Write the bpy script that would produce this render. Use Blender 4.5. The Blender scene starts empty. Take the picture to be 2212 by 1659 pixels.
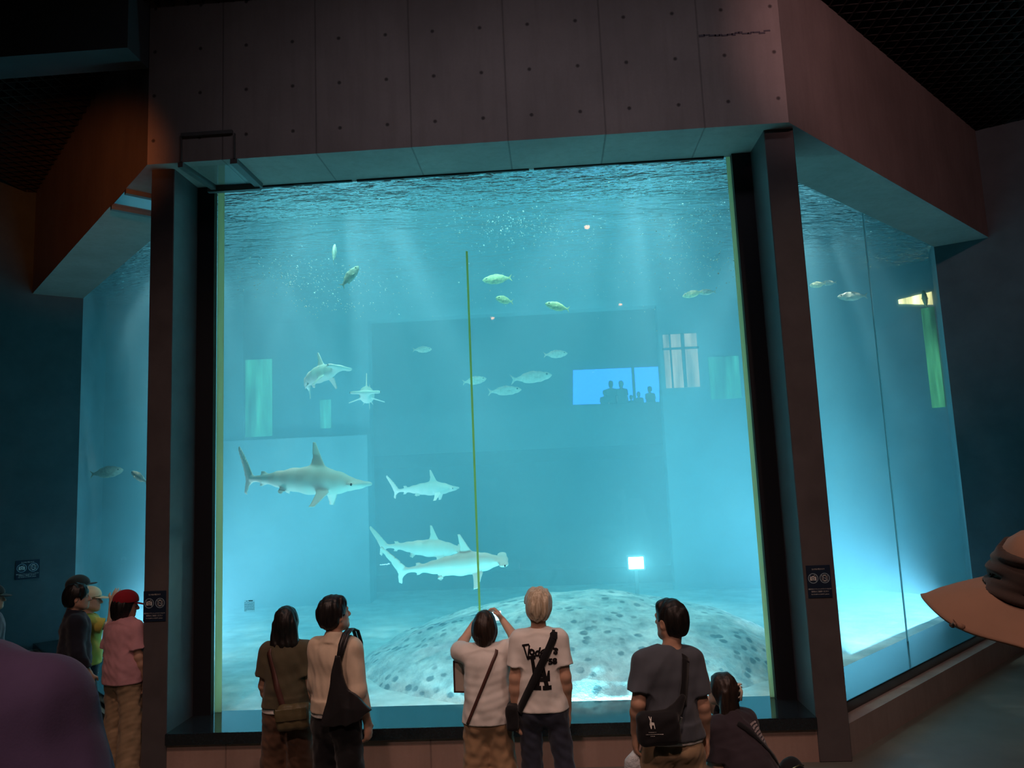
import bpy, bmesh, math, random
import numpy as np
from mathutils import Vector, Matrix

C = bpy.context.scene.collection
SC = bpy.context.scene
random.seed(7)
RNG = np.random.RandomState(11)

# ---------------------------------------------------------------- camera
CAM_H = 2.5
F_PX = 1596.5
_yaw, _pitch, _roll = [math.radians(a) for a in (2.9446, 7.0723, -2.4564)]
_f = Vector((-math.sin(_yaw)*math.cos(_pitch), math.cos(_yaw)*math.cos(_pitch), math.sin(_pitch)))
_r = Vector((math.cos(_yaw), math.sin(_yaw), 0))
_u = _r.cross(_f)
_r, _u = _r*math.cos(_roll)+_u*math.sin(_roll), -_r*math.sin(_roll)+_u*math.cos(_roll)
cam_data = bpy.data.cameras.new('camera')
cam = bpy.data.objects.new('camera', cam_data)
C.objects.link(cam)
cam.matrix_world = Matrix(((_r.x, _u.x, -_f.x, 0), (_r.y, _u.y, -_f.y, 0), (_r.z, _u.z, -_f.z, CAM_H), (0, 0, 0, 1)))
cam_data.sensor_width = 36.0
cam_data.sensor_fit = 'HORIZONTAL'
cam_data.lens = 36.0*F_PX/2212
cam_data.clip_end = 200
SC.camera = cam

def at(px, py, Y):
    """World point at depth Y seen at photograph pixel (px, py)."""
    d = _f + _r*((px-1106)/F_PX) - _u*((py-829.5)/F_PX)
    return Vector((0, 0, CAM_H)) + d*(Y/d.y)

# ---------------------------------------------------------------- world, exposure, light
world = bpy.data.worlds.new('world')
SC.world = world
world.use_nodes = True
world.node_tree.nodes['Background'].inputs[0].default_value = (0.35, 0.30, 0.42, 1)
world.node_tree.nodes['Background'].inputs[1].default_value = 0.0025
SC.view_settings.view_transform = 'Standard'
SC.view_settings.look = 'None'
SC.view_settings.exposure = 0.0
SC.view_settings.gamma = 1.0
SC.view_settings.use_curve_mapping = False
SC.cycles.max_bounces = 7
SC.cycles.diffuse_bounces = 2
SC.cycles.glossy_bounces = 3
SC.cycles.transmission_bounces = 4
SC.cycles.transparent_max_bounces = 16
SC.cycles.volume_bounces = 1
SC.cycles.use_denoising = True
SC.cycles.caustics_reflective = False
SC.cycles.caustics_refractive = False
SC.cycles.sample_clamp_indirect = 3.0

def aim(o, loc, target):
    o.location = loc
    o.rotation_euler = (Vector(target)-Vector(loc)).to_track_quat('-Z', 'Y').to_euler()

def area(name, loc, target, sx, sy, power, col, spread=180, vis=True):
    l = bpy.data.lights.new(name, 'AREA')
    l.shape = 'RECTANGLE'; l.size = sx; l.size_y = sy
    l.energy = power; l.color = col; l.spread = math.radians(spread)
    o = bpy.data.objects.new(name, l); C.objects.link(o)
    aim(o, loc, target)
    return o

def spot(name, loc, target, power, col, angle=40, blend=0.5, size=0.08):
    l = bpy.data.lights.new(name, 'SPOT')
    l.energy = power; l.color = col; l.spot_size = math.radians(angle); l.spot_blend = blend
    l.shadow_soft_size = size
    o = bpy.data.objects.new(name, l); C.objects.link(o)
    aim(o, loc, target)
    return o

# flood lights hung over the open water of the tank
WATER_Z = 5.72
def strip(name, loc, along, facing, length, width, power, col, spread=100):
    l = bpy.data.lights.new(name, 'AREA')
    l.shape = 'RECTANGLE'; l.size = length; l.size_y = width
    l.energy = power; l.color = col; l.spread = math.radians(spread)
    o = bpy.data.objects.new(name, l); C.objects.link(o)
    x = Vector(along).normalized(); z = -Vector(facing).normalized(); y = z.cross(x).normalized(); z = x.cross(y)
    o.matrix_world = Matrix(((x.x, y.x, z.x, loc[0]), (x.y, y.y, z.y, loc[1]), (x.z, y.z, z.z, loc[2]), (0, 0, 0, 1)))
    return o
area('tank_flood', (-0.8, 10.6, 7.6), (-0.8, 10.6, 0), 9.0, 4.6, 130, (1.0, 0.95, 0.88), 120)
# unseen fill added over the water just behind the front wall, washing what swims near the window
strip('tank_front_fill', (-0.7, 7.65, 6.5), (1, 0, 0), (0, 0.42, -1), 5.0, 0.3, 120, (0.42, 1.0, 0.90), 85)
# unseen fill strips added to brighten the lower water: along the foot of the windows, out of sight below the sill, and one behind the rock dome
strip('tank_sill_fill', (-0.7, 7.30, 0.34), (1, 0, 0), (0, 0.55, 1.0), 5.0, 0.03, 115, (0.20, 0.88, 1.0), 120)
strip('tank_foot_fill', (4.35, 9.90, 0.36), (1, 1, 0), (-0.8, 0.8, 1.0), 3.2, 0.04, 175, (0.60, 0.86, 1.0), 95)
strip('tank_foot_fill', (-5.60, 9.75, 0.36), (1, -1, 0), (0.8, 0.8, 1.0), 3.4, 0.04, 140, (0.75, 0.90, 1.0), 95)
strip('tank_dome_fill', (0.2, 10.9, 0.58), (1, 0, 0), (0, 0.6, 1.0), 2.2, 0.05, 480, (0.42, 0.68, 1.0), 150)
# lamps whose light is broken into shafts by the ripples: a procedural ripple pattern in the lamp itself
def rippled_spot(name, loc, target, power, col, angle, scale, seed):
    o = spot(name, loc, target, power, col, angle, 0.6, 0.04)
    o.data.use_nodes = True
    nt = o.data.node_tree; em = nt.nodes['Emission']
    tc = nt.nodes.new('ShaderNodeTexCoord'); mp = nt.nodes.new('ShaderNodeMapping'); nz = nt.nodes.new('ShaderNodeTexNoise'); rp = nt.nodes.new('ShaderNodeValToRGB')
    mp.inputs['Location'].default_value = (seed*3.1, seed*1.7, seed)
    nz.inputs['Scale'].default_value = scale; nz.inputs['Detail'].default_value = 2.0; nz.inputs['Distortion'].default_value = 0.4
    rp.color_ramp.elements[0].position = 0.44; rp.color_ramp.elements[0].color = (0.04, 0.04, 0.04, 1)
    rp.color_ramp.elements[1].position = 0.66; rp.color_ramp.elements[1].color = (2.6, 2.6, 2.6, 1)
    nt.links.new(tc.outputs['Normal'], mp.inputs[0]); nt.links.new(mp.outputs[0], nz.inputs['Vector']); nt.links.new(nz.outputs[0], rp.inputs[0]); nt.links.new(rp.outputs[0], em.inputs['Strength'])
    return o
for k, (x, y, tx, ty, p, ang) in enumerate([(-2.6, 9.0, -2.0, 10.0, 680, 74), (1.2, 9.2, 0.8, 10.0, 720, 74), (3.9, 10.9, 3.4, 11.0, 950, 70), (-5.2, 11.0, -4.9, 10.9, 1300, 74)]):
    rippled_spot('tank_ripple_lamp', (x, y, 7.5), (tx, ty, 0.3), p, (1.0, 0.97, 0.90), ang, 7.0, k+1)
# dim hall light from behind the camera and warm downlights over the visitors
area('hall_ceiling_glow', (0.1, 4.4, 7.25), (0.0, 7.6, 4.2), 4.6, 0.5, 16, (0.95, 0.87, 1.0), 130)
for k, (x, y, p) in enumerate([(-3.0, 2.4, 320), (0.3, 1.8, 320), (3.4, 2.6, 320)]):
    spot('hall_downlight', (x, y, 7.2), (x*0.9, y+3.6, 0), p, (1.0, 0.63, 0.50), 78, 0.9, 0.12)
spot('hall_downlight', (-0.4, -2.6, 7.2), (-0.6, 1.6, 1.5), 480, (1.0, 0.62, 0.52), 70, 0.9, 0.12)
# amber and rose spots that colour the side beams
spot('beam_amber_spot', (-1.2, 2.0, 4.6), (-6.2, 9.1, 6.35), 520, (1.0, 0.26, 0.06), 18, 0.9, 0.1)
spot('pillar_spot', (-3.2, 4.6, 2.9), (-3.57, 6.69, 1.70), 9, (1.0, 0.55, 0.28), 9, 0.9, 0.02)
spot('beam_rose_spot', (1.0, 1.0, 6.9), (4.6, 8.9, 6.3), 520, (1.0, 0.53, 0.52), 36, 0.9, 0.1)

# ---------------------------------------------------------------- node helpers
class NT:
    def __init__(self, name):
        self.mat = bpy.data.materials.new(name)
        self.mat.use_nodes = True
        self.t = self.mat.node_tree
        self.n = self.t.nodes
        self.b = self.n['Principled BSDF']
        self.out = self.n['Material Output']
    def new(self, kind, **kw):
        nd = self.n.new(kind)
        for k, v in kw.items(): setattr(nd, k, v)
        return nd
    def link(self, a, b): self.t.links.new(a, b)
    def m(self, op, a, b=None, c=None):
        nd = self.new('ShaderNodeMath', operation=op)
        for i, v in enumerate((a, b, c)):
            if v is None: continue
            if isinstance(v, (int, float)): nd.inputs[i].default_value = v
            else: self.link(v, nd.inputs[i])
        return nd.outputs[0]
    def obj(self):
        return self.new('ShaderNodeTexCoord').outputs['Object']
    def mapping(self, v, scale=(1, 1, 1), loc=(0, 0, 0), rot=(0, 0, 0)):
        nd = self.new('ShaderNodeMapping')
        self.link(v, nd.inputs[0])
        nd.inputs['Scale'].default_value = scale; nd.inputs['Location'].default_value = loc
        nd.inputs['Rotation'].default_value = rot
        return nd.outputs[0]
    def noise(self, v, scale, detail=4, rough=0.55, dist=0.0):
        nd = self.new('ShaderNodeTexNoise')
        if v is not None: self.link(v, nd.inputs['Vector'])
        nd.inputs['Scale'].default_value = scale; nd.inputs['Detail'].default_value = detail
        nd.inputs['Roughness'].default_value = rough; nd.inputs['Distortion'].default_value = dist
        return nd.outputs[0]
    def ramp(self, f, stops):
        nd = self.new('ShaderNodeValToRGB')
        self.link(f, nd.inputs[0])
        e = nd.color_ramp.elements
        while len(e) < len(stops): e.new(0.5)
        for el, (p, c) in zip(e, stops):
            el.position = p
            el.color = (c, c, c, 1) if isinstance(c, (int, float)) else (*c, 1)
        return nd.outputs[0]
    def mix(self, f, a, b, blend='MIX'):
        nd = self.new('ShaderNodeMix', data_type='RGBA', blend_type=blend)
        for i, v in ((0, f), (6, a), (7, b)):
            if isinstance(v, (int, float)): nd.inputs[i].default_value = v
            elif isinstance(v, tuple): nd.inputs[i].default_value = (*v, 1)
            else: self.link(v, nd.inputs[i])
        return nd.outputs[2]
    def bump(self, h, strength=0.3, dist=0.01):
        nd = self.new('ShaderNodeBump')
        nd.inputs['Strength'].default_value = strength; nd.inputs['Distance'].default_value = dist
        self.link(h, nd.inputs['Height'])
        self.link(nd.outputs[0], self.b.inputs['Normal'])
        return nd.outputs[0]
    def set(self, **kw):
        for k, v in kw.items():
            k = k.replace('_', ' ')
            if isinstance(v, tuple): v = (*v, 1)
            self.b.inputs[k].default_value = v
        return self

def plain(name, col, rough=0.6, spec=0.3, metal=0.0, bump=None, var=0.0, vscale=8.0, stretch=(1, 1, 1)):
    """Procedural material: base colour with noise variation, optional fine bump (scale, strength, distance)."""
    t = NT(name)
    t.set(Base_Color=col, Roughness=rough, Metallic=metal)
    t.b.inputs['Specular IOR Level'].default_value = spec
    v = t.mapping(t.obj(), stretch)
    if var:
        f = t.noise(v, vscale, 5, 0.6)
        lo = tuple(max(0, c*(1-var)) for c in col); hi = tuple(min(1, c*(1+var)) for c in col)
        t.link(t.mix(t.ramp(f, [(0.3, 0.0), (0.7, 1.0)]), lo, hi), t.b.inputs['Base Color'])
    if bump:
        t.bump(t.noise(v, bump[0], 4, 0.6), bump[1], bump[2])
    return t.mat

# ---------------------------------------------------------------- mesh helpers
def mesh_obj(name, verts, faces, mat=None, parent=None, smooth=False):
    me = bpy.data.meshes.new(name)
    me.from_pydata([tuple(v) for v in verts], [], faces)
    me.update()
    if smooth:
        for p in me.polygons: p.use_smooth = True
    o = bpy.data.objects.new(name, me)
    C.objects.link(o)
    if mat: me.materials.append(mat)
    if parent: o.parent = parent
    return o

def bm_obj(name, bm, mat=None, parent=None, smooth=False):
    bmesh.ops.recalc_face_normals(bm, faces=bm.faces)
    me = bpy.data.meshes.new(name)
    bm.to_mesh(me); bm.free()
    if smooth:
        for p in me.polygons: p.use_smooth = True
    o = bpy.data.objects.new(name, me)
    C.objects.link(o)
    if mat: me.materials.append(mat)
    if parent: o.parent = parent
    return o

def prism_bm(pts, z0, z1, bm=None):
    bm = bm or bmesh.new()
    lo = [bm.verts.new((x, y, z0)) for x, y in pts]
    hi = [bm.verts.new((x, y, z1)) for x, y in pts]
    n = len(pts)
    bm.faces.new(lo[::-1]); bm.faces.new(hi)
    for i in range(n):
        bm.faces.new((lo[i], lo[(i+1) % n], hi[(i+1) % n], hi[i]))
    return bm

def box_bm(x0, x1, y0, y1, z0, z1, bm=None):
    return prism_bm([(x0, y0), (x1, y0), (x1, y1), (x0, y1)], z0, z1, bm)

def bevel(bm, w, seg=2):
    bmesh.ops.bevel(bm, geom=list(bm.edges), offset=w, segments=seg, profile=0.6, affect='EDGES')
    return bm

def struct(name, bm, mat):
    o = bm_obj(name, bm, mat)
    o['kind'] = 'structure'
    return o

def tag(o, label, cat, group=None, kind=None):
    o['label'] = label; o['category'] = cat
    if group: o['group'] = group
    if kind: o['kind'] = kind
    return o

def wall_bm(p, q, z0, z1, th, bm=None):
    """Upright slab whose visible face runs p->q; thickness goes to the left of p->q."""
    p = Vector(p); q = Vector(q); d = (q-p).normalized(); n = Vector((-d.y, d.x))*th
    return prism_bm([tuple(p), tuple(q), tuple(q+n), tuple(p+n)], z0, z1, bm)
# ---------------------------------------------------------------- plan of the octagonal tank front
CEIL_Z = 7.3
SOF_Z = 5.6
SILL_Z = 0.37
GL = Vector((-3.45, 7.24)); GR = Vector((2.05, 7.24))          # corners of the acrylic front
GLE = Vector((-7.371, 11.157)); GRE = Vector((5.784, 10.974))   # far ends of the side panes
BL = Vector((-3.74, 6.56)); BR = Vector((2.30, 6.56))          # concrete beam corners
BLE = Vector((-7.90, 10.72)); BRE = Vector((6.43, 10.69))
WR_DIR = Vector((0.88, -0.47)).normalized()
WL_DIR = Vector((-0.77, -0.64)).normalized()

def concrete(name, u0, base=(0.33, 0.275, 0.26), holes=True, udir=(1, 0), joints=True):
    """Board-formed concrete: tie holes on a 0.455 m grid and panel joints every 0.9 m."""
    t = NT(name)
    v = t.obj()
    sep = t.new('ShaderNodeSeparateXYZ'); t.link(v, sep.inputs[0])
    u = t.m('ADD', t.m('MULTIPLY', sep.outputs[0], udir[0]), t.m('MULTIPLY', sep.outputs[1], udir[1]))
    u = t.m('SUBTRACT', u, u0)
    z = sep.outputs[2]
    big = t.noise(t.mapping(v, (1, 1, 0.7)), 1.3, 6, 0.6)
    fine = t.noise(v, 34, 5, 0.65)
    stre = t.noise(t.mapping(v, (6, 6, 0.5)), 2.2, 4, 0.6)
    col = t.mix(t.ramp(big, [(0.25, 0.0), (0.75, 1.0)]), tuple(c*0.78 for c in base), tuple(c*1.16 for c in base))
    col = t.mix(t.m('MULTIPLY', t.ramp(stre, [(0.45, 0.0), (0.8, 1.0)]), 0.35), col, tuple(c*0.62 for c in base))
    col = t.mix(t.m('MULTIPLY', t.ramp(fine, [(0.3, 0.0), (0.8, 1.0)]), 0.25), col, tuple(c*0.7 for c in base))
    h = t.m('MULTIPLY', fine, 0.15)
    if holes:
        du = t.m('SUBTRACT', t.m('FLOORED_MODULO', t.m('ADD', u, 0.2275), 0.455), 0.2275)
        dz = t.m('SUBTRACT', t.m('FLOORED_MODULO', t.m('ADD', t.m('SUBTRACT', z, 5.838), 0.228), 0.456), 0.228)
        r = t.m('SQRT', t.m('ADD', t.m('MULTIPLY', du, du), t.m('MULTIPLY', dz, dz)))
        hole = t.ramp(r, [(0.010, 1.0), (0.022, 0.0)])
        col = t.mix(t.m('MULTIPLY', hole, 0.8), col, (0.03, 0.026, 0.026))
        h = t.m('SUBTRACT', h, t.m('MULTIPLY', hole, 1.5))
    if joints:
        j = t.m('ABSOLUTE', t.m('SUBTRACT', t.m('FLOORED_MODULO', t.m('ADD', u, 0.23), 0.91), 0.455))
        line = t.ramp(j, [(0.003, 1.0), (0.010, 0.0)])
        col = t.mix(t.m('MULTIPLY', line, 0.4), col, (0.05, 0.043, 0.043))
        h = t.m('SUBTRACT', h, t.m('MULTIPLY', line, 0.6))
    t.link(col, t.b.inputs['Base Color'])
    t.b.inputs['Roughness'].default_value = 0.82
    t.b.inputs['Specular IOR Level'].default_value = 0.25
    t.bump(h, 0.5, 0.012)
    return t.mat

M_CONC = concrete('board_formed_concrete', -2.322)
M_CONC_R = concrete('plain_concrete', 0, holes=False, joints=False)
M_DARKWALL = plain('dark_teal_paint', (0.075, 0.10, 0.115), 0.75, 0.2, bump=(60, 0.15, 0.002), var=0.12, vscale=3)
M_BULK = plain('dark_blue_grey_paint', (0.10, 0.115, 0.13), 0.8, 0.2, var=0.1, vscale=2)
M_POST = plain('brown_black_steel', (0.095, 0.082, 0.085), 0.38, 0.4, var=0.15, vscale=4, bump=(40, 0.05, 0.002))
M_BLACK = plain('black_rubber', (0.010, 0.010, 0.014), 0.5, 0.3)
M_SILL = plain('polished_black_granite', (0.012, 0.016, 0.02), 0.10, 0.6, var=0.3, vscale=60)
M_CEIL = plain('black_ceiling_paint', (0.022, 0.02, 0.02), 0.8, 0.2)
M_TRIMGREY = plain('grey_painted_steel', (0.12, 0.115, 0.115), 0.5, 0.4, var=0.1)

def floor_mat():
    t = NT('grey_floor_vinyl')
    v = t.obj()
    n = t.noise(v, 2.0, 5, 0.6); f = t.noise(v, 90, 3, 0.6)
    c = t.mix(t.ramp(n, [(0.3, 0.0), (0.7, 1.0)]), (0.115, 0.12, 0.105), (0.165, 0.17, 0.15))
    c = t.mix(t.m('MULTIPLY', f, 0.3), c, (0.07, 0.075, 0.068))
    t.link(c, t.b.inputs['Base Color'])
    t.b.inputs['Roughness'].default_value = 0.45
    t.bump(f, 0.1, 0.003)
    return t.mat

# floor, raised standing step at the back, ceiling
struct('floor', box_bm(-14, 14, -9, 20, -0.2, 0), floor_mat())
struct('floor_step', box_bm(-14, 14, -9, 3.4, 0.0, 0.85), bpy.data.materials['grey_floor_vinyl'])
struct('ceiling', box_bm(-14, 14, -9, 20, CEIL_Z+0.5, CEIL_Z+0.7), M_CEIL)

# open black grid hung under the ceiling: one louvre mesh
bm = bmesh.new()
for i in range(int(24/0.15)):
    x = -8.0+i*0.15
    if x > 13: break
    box_bm(x-0.006, x+0.006, 1.2, 12.5, CEIL_Z-0.09, CEIL_Z, bm)
for i in range(int(12/0.15)):
    y = 1.2+i*0.15
    if y > 12.5: break
    box_bm(-8.0, 13, y-0.006, y+0.006, CEIL_Z-0.088, CEIL_Z-0.001, bm)
g = struct('ceiling_grid', bm, plain('black_louvre', (0.035, 0.03, 0.03), 0.6, 0.3))

# concrete beams over the three panes
def beam(name, p, q, g0, g1, mat):
    b = prism_bm([tuple(p), tuple(q), tuple(g1), tuple(g0)], SOF_Z, CEIL_Z+0.6)
    return struct(name, b, mat)
beam('beam_front', BL, BR, (-3.45, 7.24), (2.05, 7.24), M_CONC)
beam('beam_right', BR, BRE, (2.05, 7.24), (5.784, 10.97), M_CONC_R)
beam('beam_left', BLE, BL, (-7.371, 11.15), (-3.45, 7.24), M_CONC_R)
# end walls of the bays and the dark bulkhead at upper left
struct('wall_right', wall_bm(GRE+WR_DIR*9, GRE-WR_DIR*0.0, 0, CEIL_Z+0.6, -0.25), M_DARKWALL)
struct('wall_left', wall_bm(GLE, GLE+WL_DIR*8, 0, CEIL_Z+0.6, -0.25), M_DARKWALL)
struct('bulkhead_left', box_bm(-13, -3.745, 6.2, 6.555, 6.58, CEIL_Z+0.6), M_BULK)
struct('wall_back', box_bm(-14, 14, -9.2, -9, 0, 8), M_DARKWALL)
struct('wall_side_left', box_bm(-14.2, -14, -9, 20, 0, 8), M_DARKWALL)
struct('wall_side_right', box_bm(14, 14.2, -9, 20, 0, 8), M_DARKWALL)

# corner pillars with their reveals
struct('pillar_right', bevel(prism_bm([(2.11, 6.69), (2.38, 6.69), (2.38, 7.36), (2.11, 7.20)], 0, SOF_Z+0.02), 0.006, 1), M_POST)
struct('pillar_left', bevel(prism_bm([(-3.77, 6.69), (-3.54, 6.69), (-3.54, 7.20), (-3.77, 7.36)], 0, SOF_Z+0.02), 0.006, 1), M_POST)
struct('trim_gasket_right', box_bm(1.925, 2.12, 7.17, 7.235, SILL_Z-0.02, SOF_Z+0.02), M_BLACK)
struct('trim_gasket_left', box_bm(-3.55, -3.365, 7.17, 7.235, SILL_Z-0.02, SOF_Z+0.02), M_BLACK)

# base walls and sills
M_BASE = concrete('base_concrete', -2.322, base=(0.38, 0.25, 0.21))
struct('wall_base_front', box_bm(-3.54, 2.11, 6.70, 7.3, 0, 0.27), M_BASE)
struct('wall_base_right', prism_bm([(2.36, 6.74), tuple(BRE+Vector((0.0, 0.02))), (5.784, 11.2), (2.2, 7.5)], 0, 0.27), M_CONC_R)
struct('wall_base_left', prism_bm([(-7.84, 10.78), (-3.78, 6.72), (-3.6, 7.5), (-7.2, 11.2)], 0, 0.27), M_CONC_R)
struct('sill_front', bevel(prism_bm([(-3.54, 6.66), (2.11, 6.66), (2.11, 7.30), (-3.54, 7.30)], 0.27, SILL_Z), 0.008, 2), M_SILL)
struct('sill_right', bevel(prism_bm([(2.40, 6.96), (6.26, 10.72), (5.784, 11.1), (2.3, 7.6)], 0.27, SILL_Z), 0.008, 2), M_SILL)
struct('sill_left', bevel(prism_bm([(-7.72, 10.76), (-3.9, 6.94), (-3.7, 7.6), (-7.2, 11.2)], 0.27, SILL_Z), 0.008, 2), M_SILL)

# ---------------------------------------------------------------- acrylic panes
def acrylic():
    t = NT('clear_acrylic')
    t.n.remove(t.b)
    tr = t.new('ShaderNodeBsdfTransparent'); tr.inputs[0].default_value = (0.97, 0.99, 0.985, 1)
    gl = t.new('ShaderNodeBsdfGlossy'); gl.inputs['Roughness'].default_value = 0.02
    fr = t.new('ShaderNodeLayerWeight'); fr.inputs[0].default_value = 0.12
    mx = t.new('ShaderNodeMixShader')
    t.link(t.m('ADD', t.m('MULTIPLY', fr.outputs['Facing'], 0.25), 0.035), mx.inputs[0])
    t.link(tr.outputs[0], mx.inputs[1]); t.link(gl.outputs[0], mx.inputs[2])
    t.link(mx.outputs[0], t.out.inputs['Surface'])
    return t.mat
M_ACR = acrylic()
def backlit(name, tl, df, f):
    """Thick acrylic seen edge-on: passes on the light of the tank behind it."""
    t = NT(name); t.n.remove(t.b)
    a = t.new('ShaderNodeBsdfTranslucent'); a.inputs[0].default_value = (*tl, 1)
    b = t.new('ShaderNodeBsdfDiffuse'); b.inputs[0].default_value = (*df, 1)
    m = t.new('ShaderNodeMixShader'); m.inputs[0].default_value = f
    t.link(a.outputs[0], m.inputs[1]); t.link(b.outputs[0], m.inputs[2]); t.link(m.outputs[0], t.out.inputs['Surface'])
    return t.mat
M_EDGE = backlit('acrylic_edge', (0.98, 0.90, 0.62), (0.55, 0.55, 0.40), 0.2)
M_SEAM = backlit('olive_joint_resin', (0.85, 0.85, 0.42), (0.3, 0.35, 0.15), 0.15)
ZT = SOF_Z+0.05
def pane(name, p, q):
    p = Vector(p); q = Vector(q)
    o = mesh_obj(name, [(*p, SILL_Z), (*q, SILL_Z), (*q, ZT), (*p, ZT)], [(0, 1, 2, 3)], M_ACR)
    o['kind'] = 'structure'
    return o
pane('window_1', (-3.45, 7.245), (2.05, 7.245))
pane('window_2', GR+Vector((0.005, 0)), GRE)
pane('window_3', GLE, GL-Vector((0.005, 0)))
for nm, x in (('trim_edge_left', -3.33), ('trim_edge_right', 1.908)):
    w = 0.034 if x < 0 else 0.02
    struct(nm, box_bm(x-w, x+w, 7.248, 7.256, SILL_Z, SOF_Z+0.03), M_EDGE)
struct('trim_seam_front', box_bm(-0.785, -0.765, 7.248, 7.255, SILL_Z, 4.78), M_SEAM)
# joint in the right pane
_sp = GR+(GRE-GR)*0.535
M_SEAM2 = backlit('teal_joint_resin', (0.55, 0.72, 0.75), (0.1, 0.2, 0.2), 0.1)
struct('trim_seam_right', prism_bm([tuple(_sp), tuple(_sp+Vector((0.02, 0.02))), tuple(_sp+Vector((0.012, 0.028))), tuple(_sp+Vector((-0.008, 0.008)))], SILL_Z, SOF_Z), M_SEAM2)

# ---------------------------------------------------------------- the tank
BACK_Y = 13.9
TANK = [(-3.45, 7.262), (2.05, 7.262), (5.78, 10.99), (6.3, 12.2), (4.6, BACK_Y), (-5.9, BACK_Y), (-7.7, 12.4), (-7.37, 11.18)]
def water_mat():
    t = NT('tank_water')
    t.n.remove(t.b)
    s = t.new('ShaderNodeVolumeScatter')
    s.inputs['Color'].default_value = (0.36, 0.80, 1.0, 1); s.inputs['Density'].default_value = 0.15
    s.inputs['Anisotropy'].default_value = 0.0
    a = t.new('ShaderNodeVolumeAbsorption')
    a.inputs['Color'].default_value = (0.26, 0.865, 0.99, 1); a.inputs['Density'].default_value = 0.22
    ad = t.new('ShaderNodeAddShader')
    t.link(s.outputs[0], ad.inputs[0]); t.link(a.outputs[0], ad.inputs[1])
    t.link(ad.outputs[0], t.out.inputs['Volume'])
    return t.mat
w = bm_obj('tank_water', prism_bm(TANK, 0.30, WATER_Z-0.01), water_mat())
tag(w, 'hazy blue-green water filling the tank behind the acrylic windows', 'water', kind='stuff')

def surface_mat():
    t = NT('water_surface')
    t.n.remove(t.b)
    v = t.mapping(t.obj(), (1.0, 2.4, 1.0))
    h1 = t.noise(v, 1.1, 3, 0.6, 0.6); h2 = t.noise(v, 8.0, 2, 0.5, 0.4)
    h = t.m('ADD', h1, t.m('MULTIPLY', h2, 0.25))
    bp = t.new('ShaderNodeBump'); bp.inputs['Strength'].default_value = 1.0; bp.inputs['Distance'].default_value = 0.6
    t.link(h, bp.inputs['Height'])
    gl = t.new('ShaderNodeBsdfGlossy'); gl.inputs['Roughness'].default_value = 0.04
    gl.inputs['Color'].default_value = (0.95, 0.98, 0.98, 1)
    t.link(bp.outputs[0], gl.inputs['Normal'])
    tr = t.new('ShaderNodeBsdfTransparent')
    fr = t.new('ShaderNodeFresnel'); fr.inputs[0].default_value = 1.33
    t.link(bp.outputs[0], fr.inputs['Normal'])
    mx = t.new('ShaderNodeMixShader')
    t.link(fr.outputs[0], mx.inputs[0]); t.link(tr.outputs[0], mx.inputs[1]); t.link(gl.outputs[0], mx.inputs[2])
    t.link(mx.outputs[0], t.out.inputs['Surface'])
    return t.mat
ws = mesh_obj('water_surface', [(x, y, WATER_Z-0.02) for x, y in TANK], [tuple(range(8))], surface_mat())
tag(ws, 'rippled underside of the water surface at the top of the tank', 'water', kind='stuff')

M_TANKWALL = plain('blue_grey_tank_lining', (0.30, 0.42, 0.46), 0.85, 0.1, var=0.2, vscale=0.8, bump=(12, 0.2, 0.01))
M_SAND = NT('speckled_rock_dome')
def dome_mat(t):
    v = t.obj()
    vo = t.new('ShaderNodeTexVoronoi'); t.link(t.mapping(v, (1, 1, 1.4)), vo.inputs['Vector'])
    vo.inputs['Scale'].default_value = 6.5; vo.inputs['Randomness'].default_value = 1.0
    n = t.noise(v, 5.0, 6, 0.65); n2 = t.noise(v, 1.6, 4, 0.6); n3 = t.noise(v, 28, 4, 0.6)
    spot_ = t.m('MULTIPLY', t.ramp(t.m('ADD', vo.outputs['Distance'], t.m('MULTIPLY', n3, 0.25)), [(0.36, 1.0), (0.48, 0.0)]), t.ramp(n2, [(0.42, 0.0), (0.55, 1.0)]))
    c = t.mix(t.ramp(n, [(0.35, 0.0), (0.62, 1.0)]), (0.50, 0.54, 0.53), (0.97, 0.97, 0.92))
    c = t.mix(spot_, c, (0.24, 0.29, 0.31))
    t.link(c, t.b.inputs['Base Color'])
    t.b.inputs['Roughness'].default_value = 0.9
    t.bump(t.m('ADD', n, t.m('MULTIPLY', vo.outputs['Distance'], 0.5)), 0.8, 0.06)
dome_mat(M_SAND)

# shell of the tank: floor, back wall with the opposite viewing window, side walls
struct('tank_floor', prism_bm([(-3.5, 7.27), (2.1, 7.27), (8, 13), (6, 15), (-7, 15), (-9, 13)], 0.0, 0.31), plain('tank_sand', (0.80, 0.82, 0.76), 0.9, 0.1, var=0.25, vscale=3, bump=(20, 0.4, 0.02)))
WX0, WX1 = -3.46, 2.09
bm = box_bm(-8.5, WX0, BACK_Y, BACK_Y+0.3, 0.2, 8.3)
box_bm(WX1, 8.0, BACK_Y, BACK_Y+0.3, 0.2, 8.3, bm)
box_bm(WX0, WX1, BACK_Y, BACK_Y+0.3, SOF_Z, 8.3, bm)
struct('tank_wall_back', bm, M_TANKWALL)
struct('tank_ledge_left', bevel(box_bm(-7.0, WX0+0.02, BACK_Y-0.28, BACK_Y+0.02, 0.3, 3.38), 0.02, 2), M_TANKWALL)
bm = wall_bm((5.84, 10.99), (6.35, 12.2), 0.2, 8.3, -0.25); wall_bm((6.35, 12.2), (4.6, BACK_Y+0.02), 0.2, 8.3, -0.25, bm)
struct('tank_wall_right', bm, M_TANKWALL)
bm = wall_bm((-5.9, BACK_Y+0.02), (-7.75, 12.4), 0.2, 8.3, -0.25); wall_bm((-7.75, 12.4), (-7.43, 11.19), 0.2, 8.3, -0.25, bm)
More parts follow.
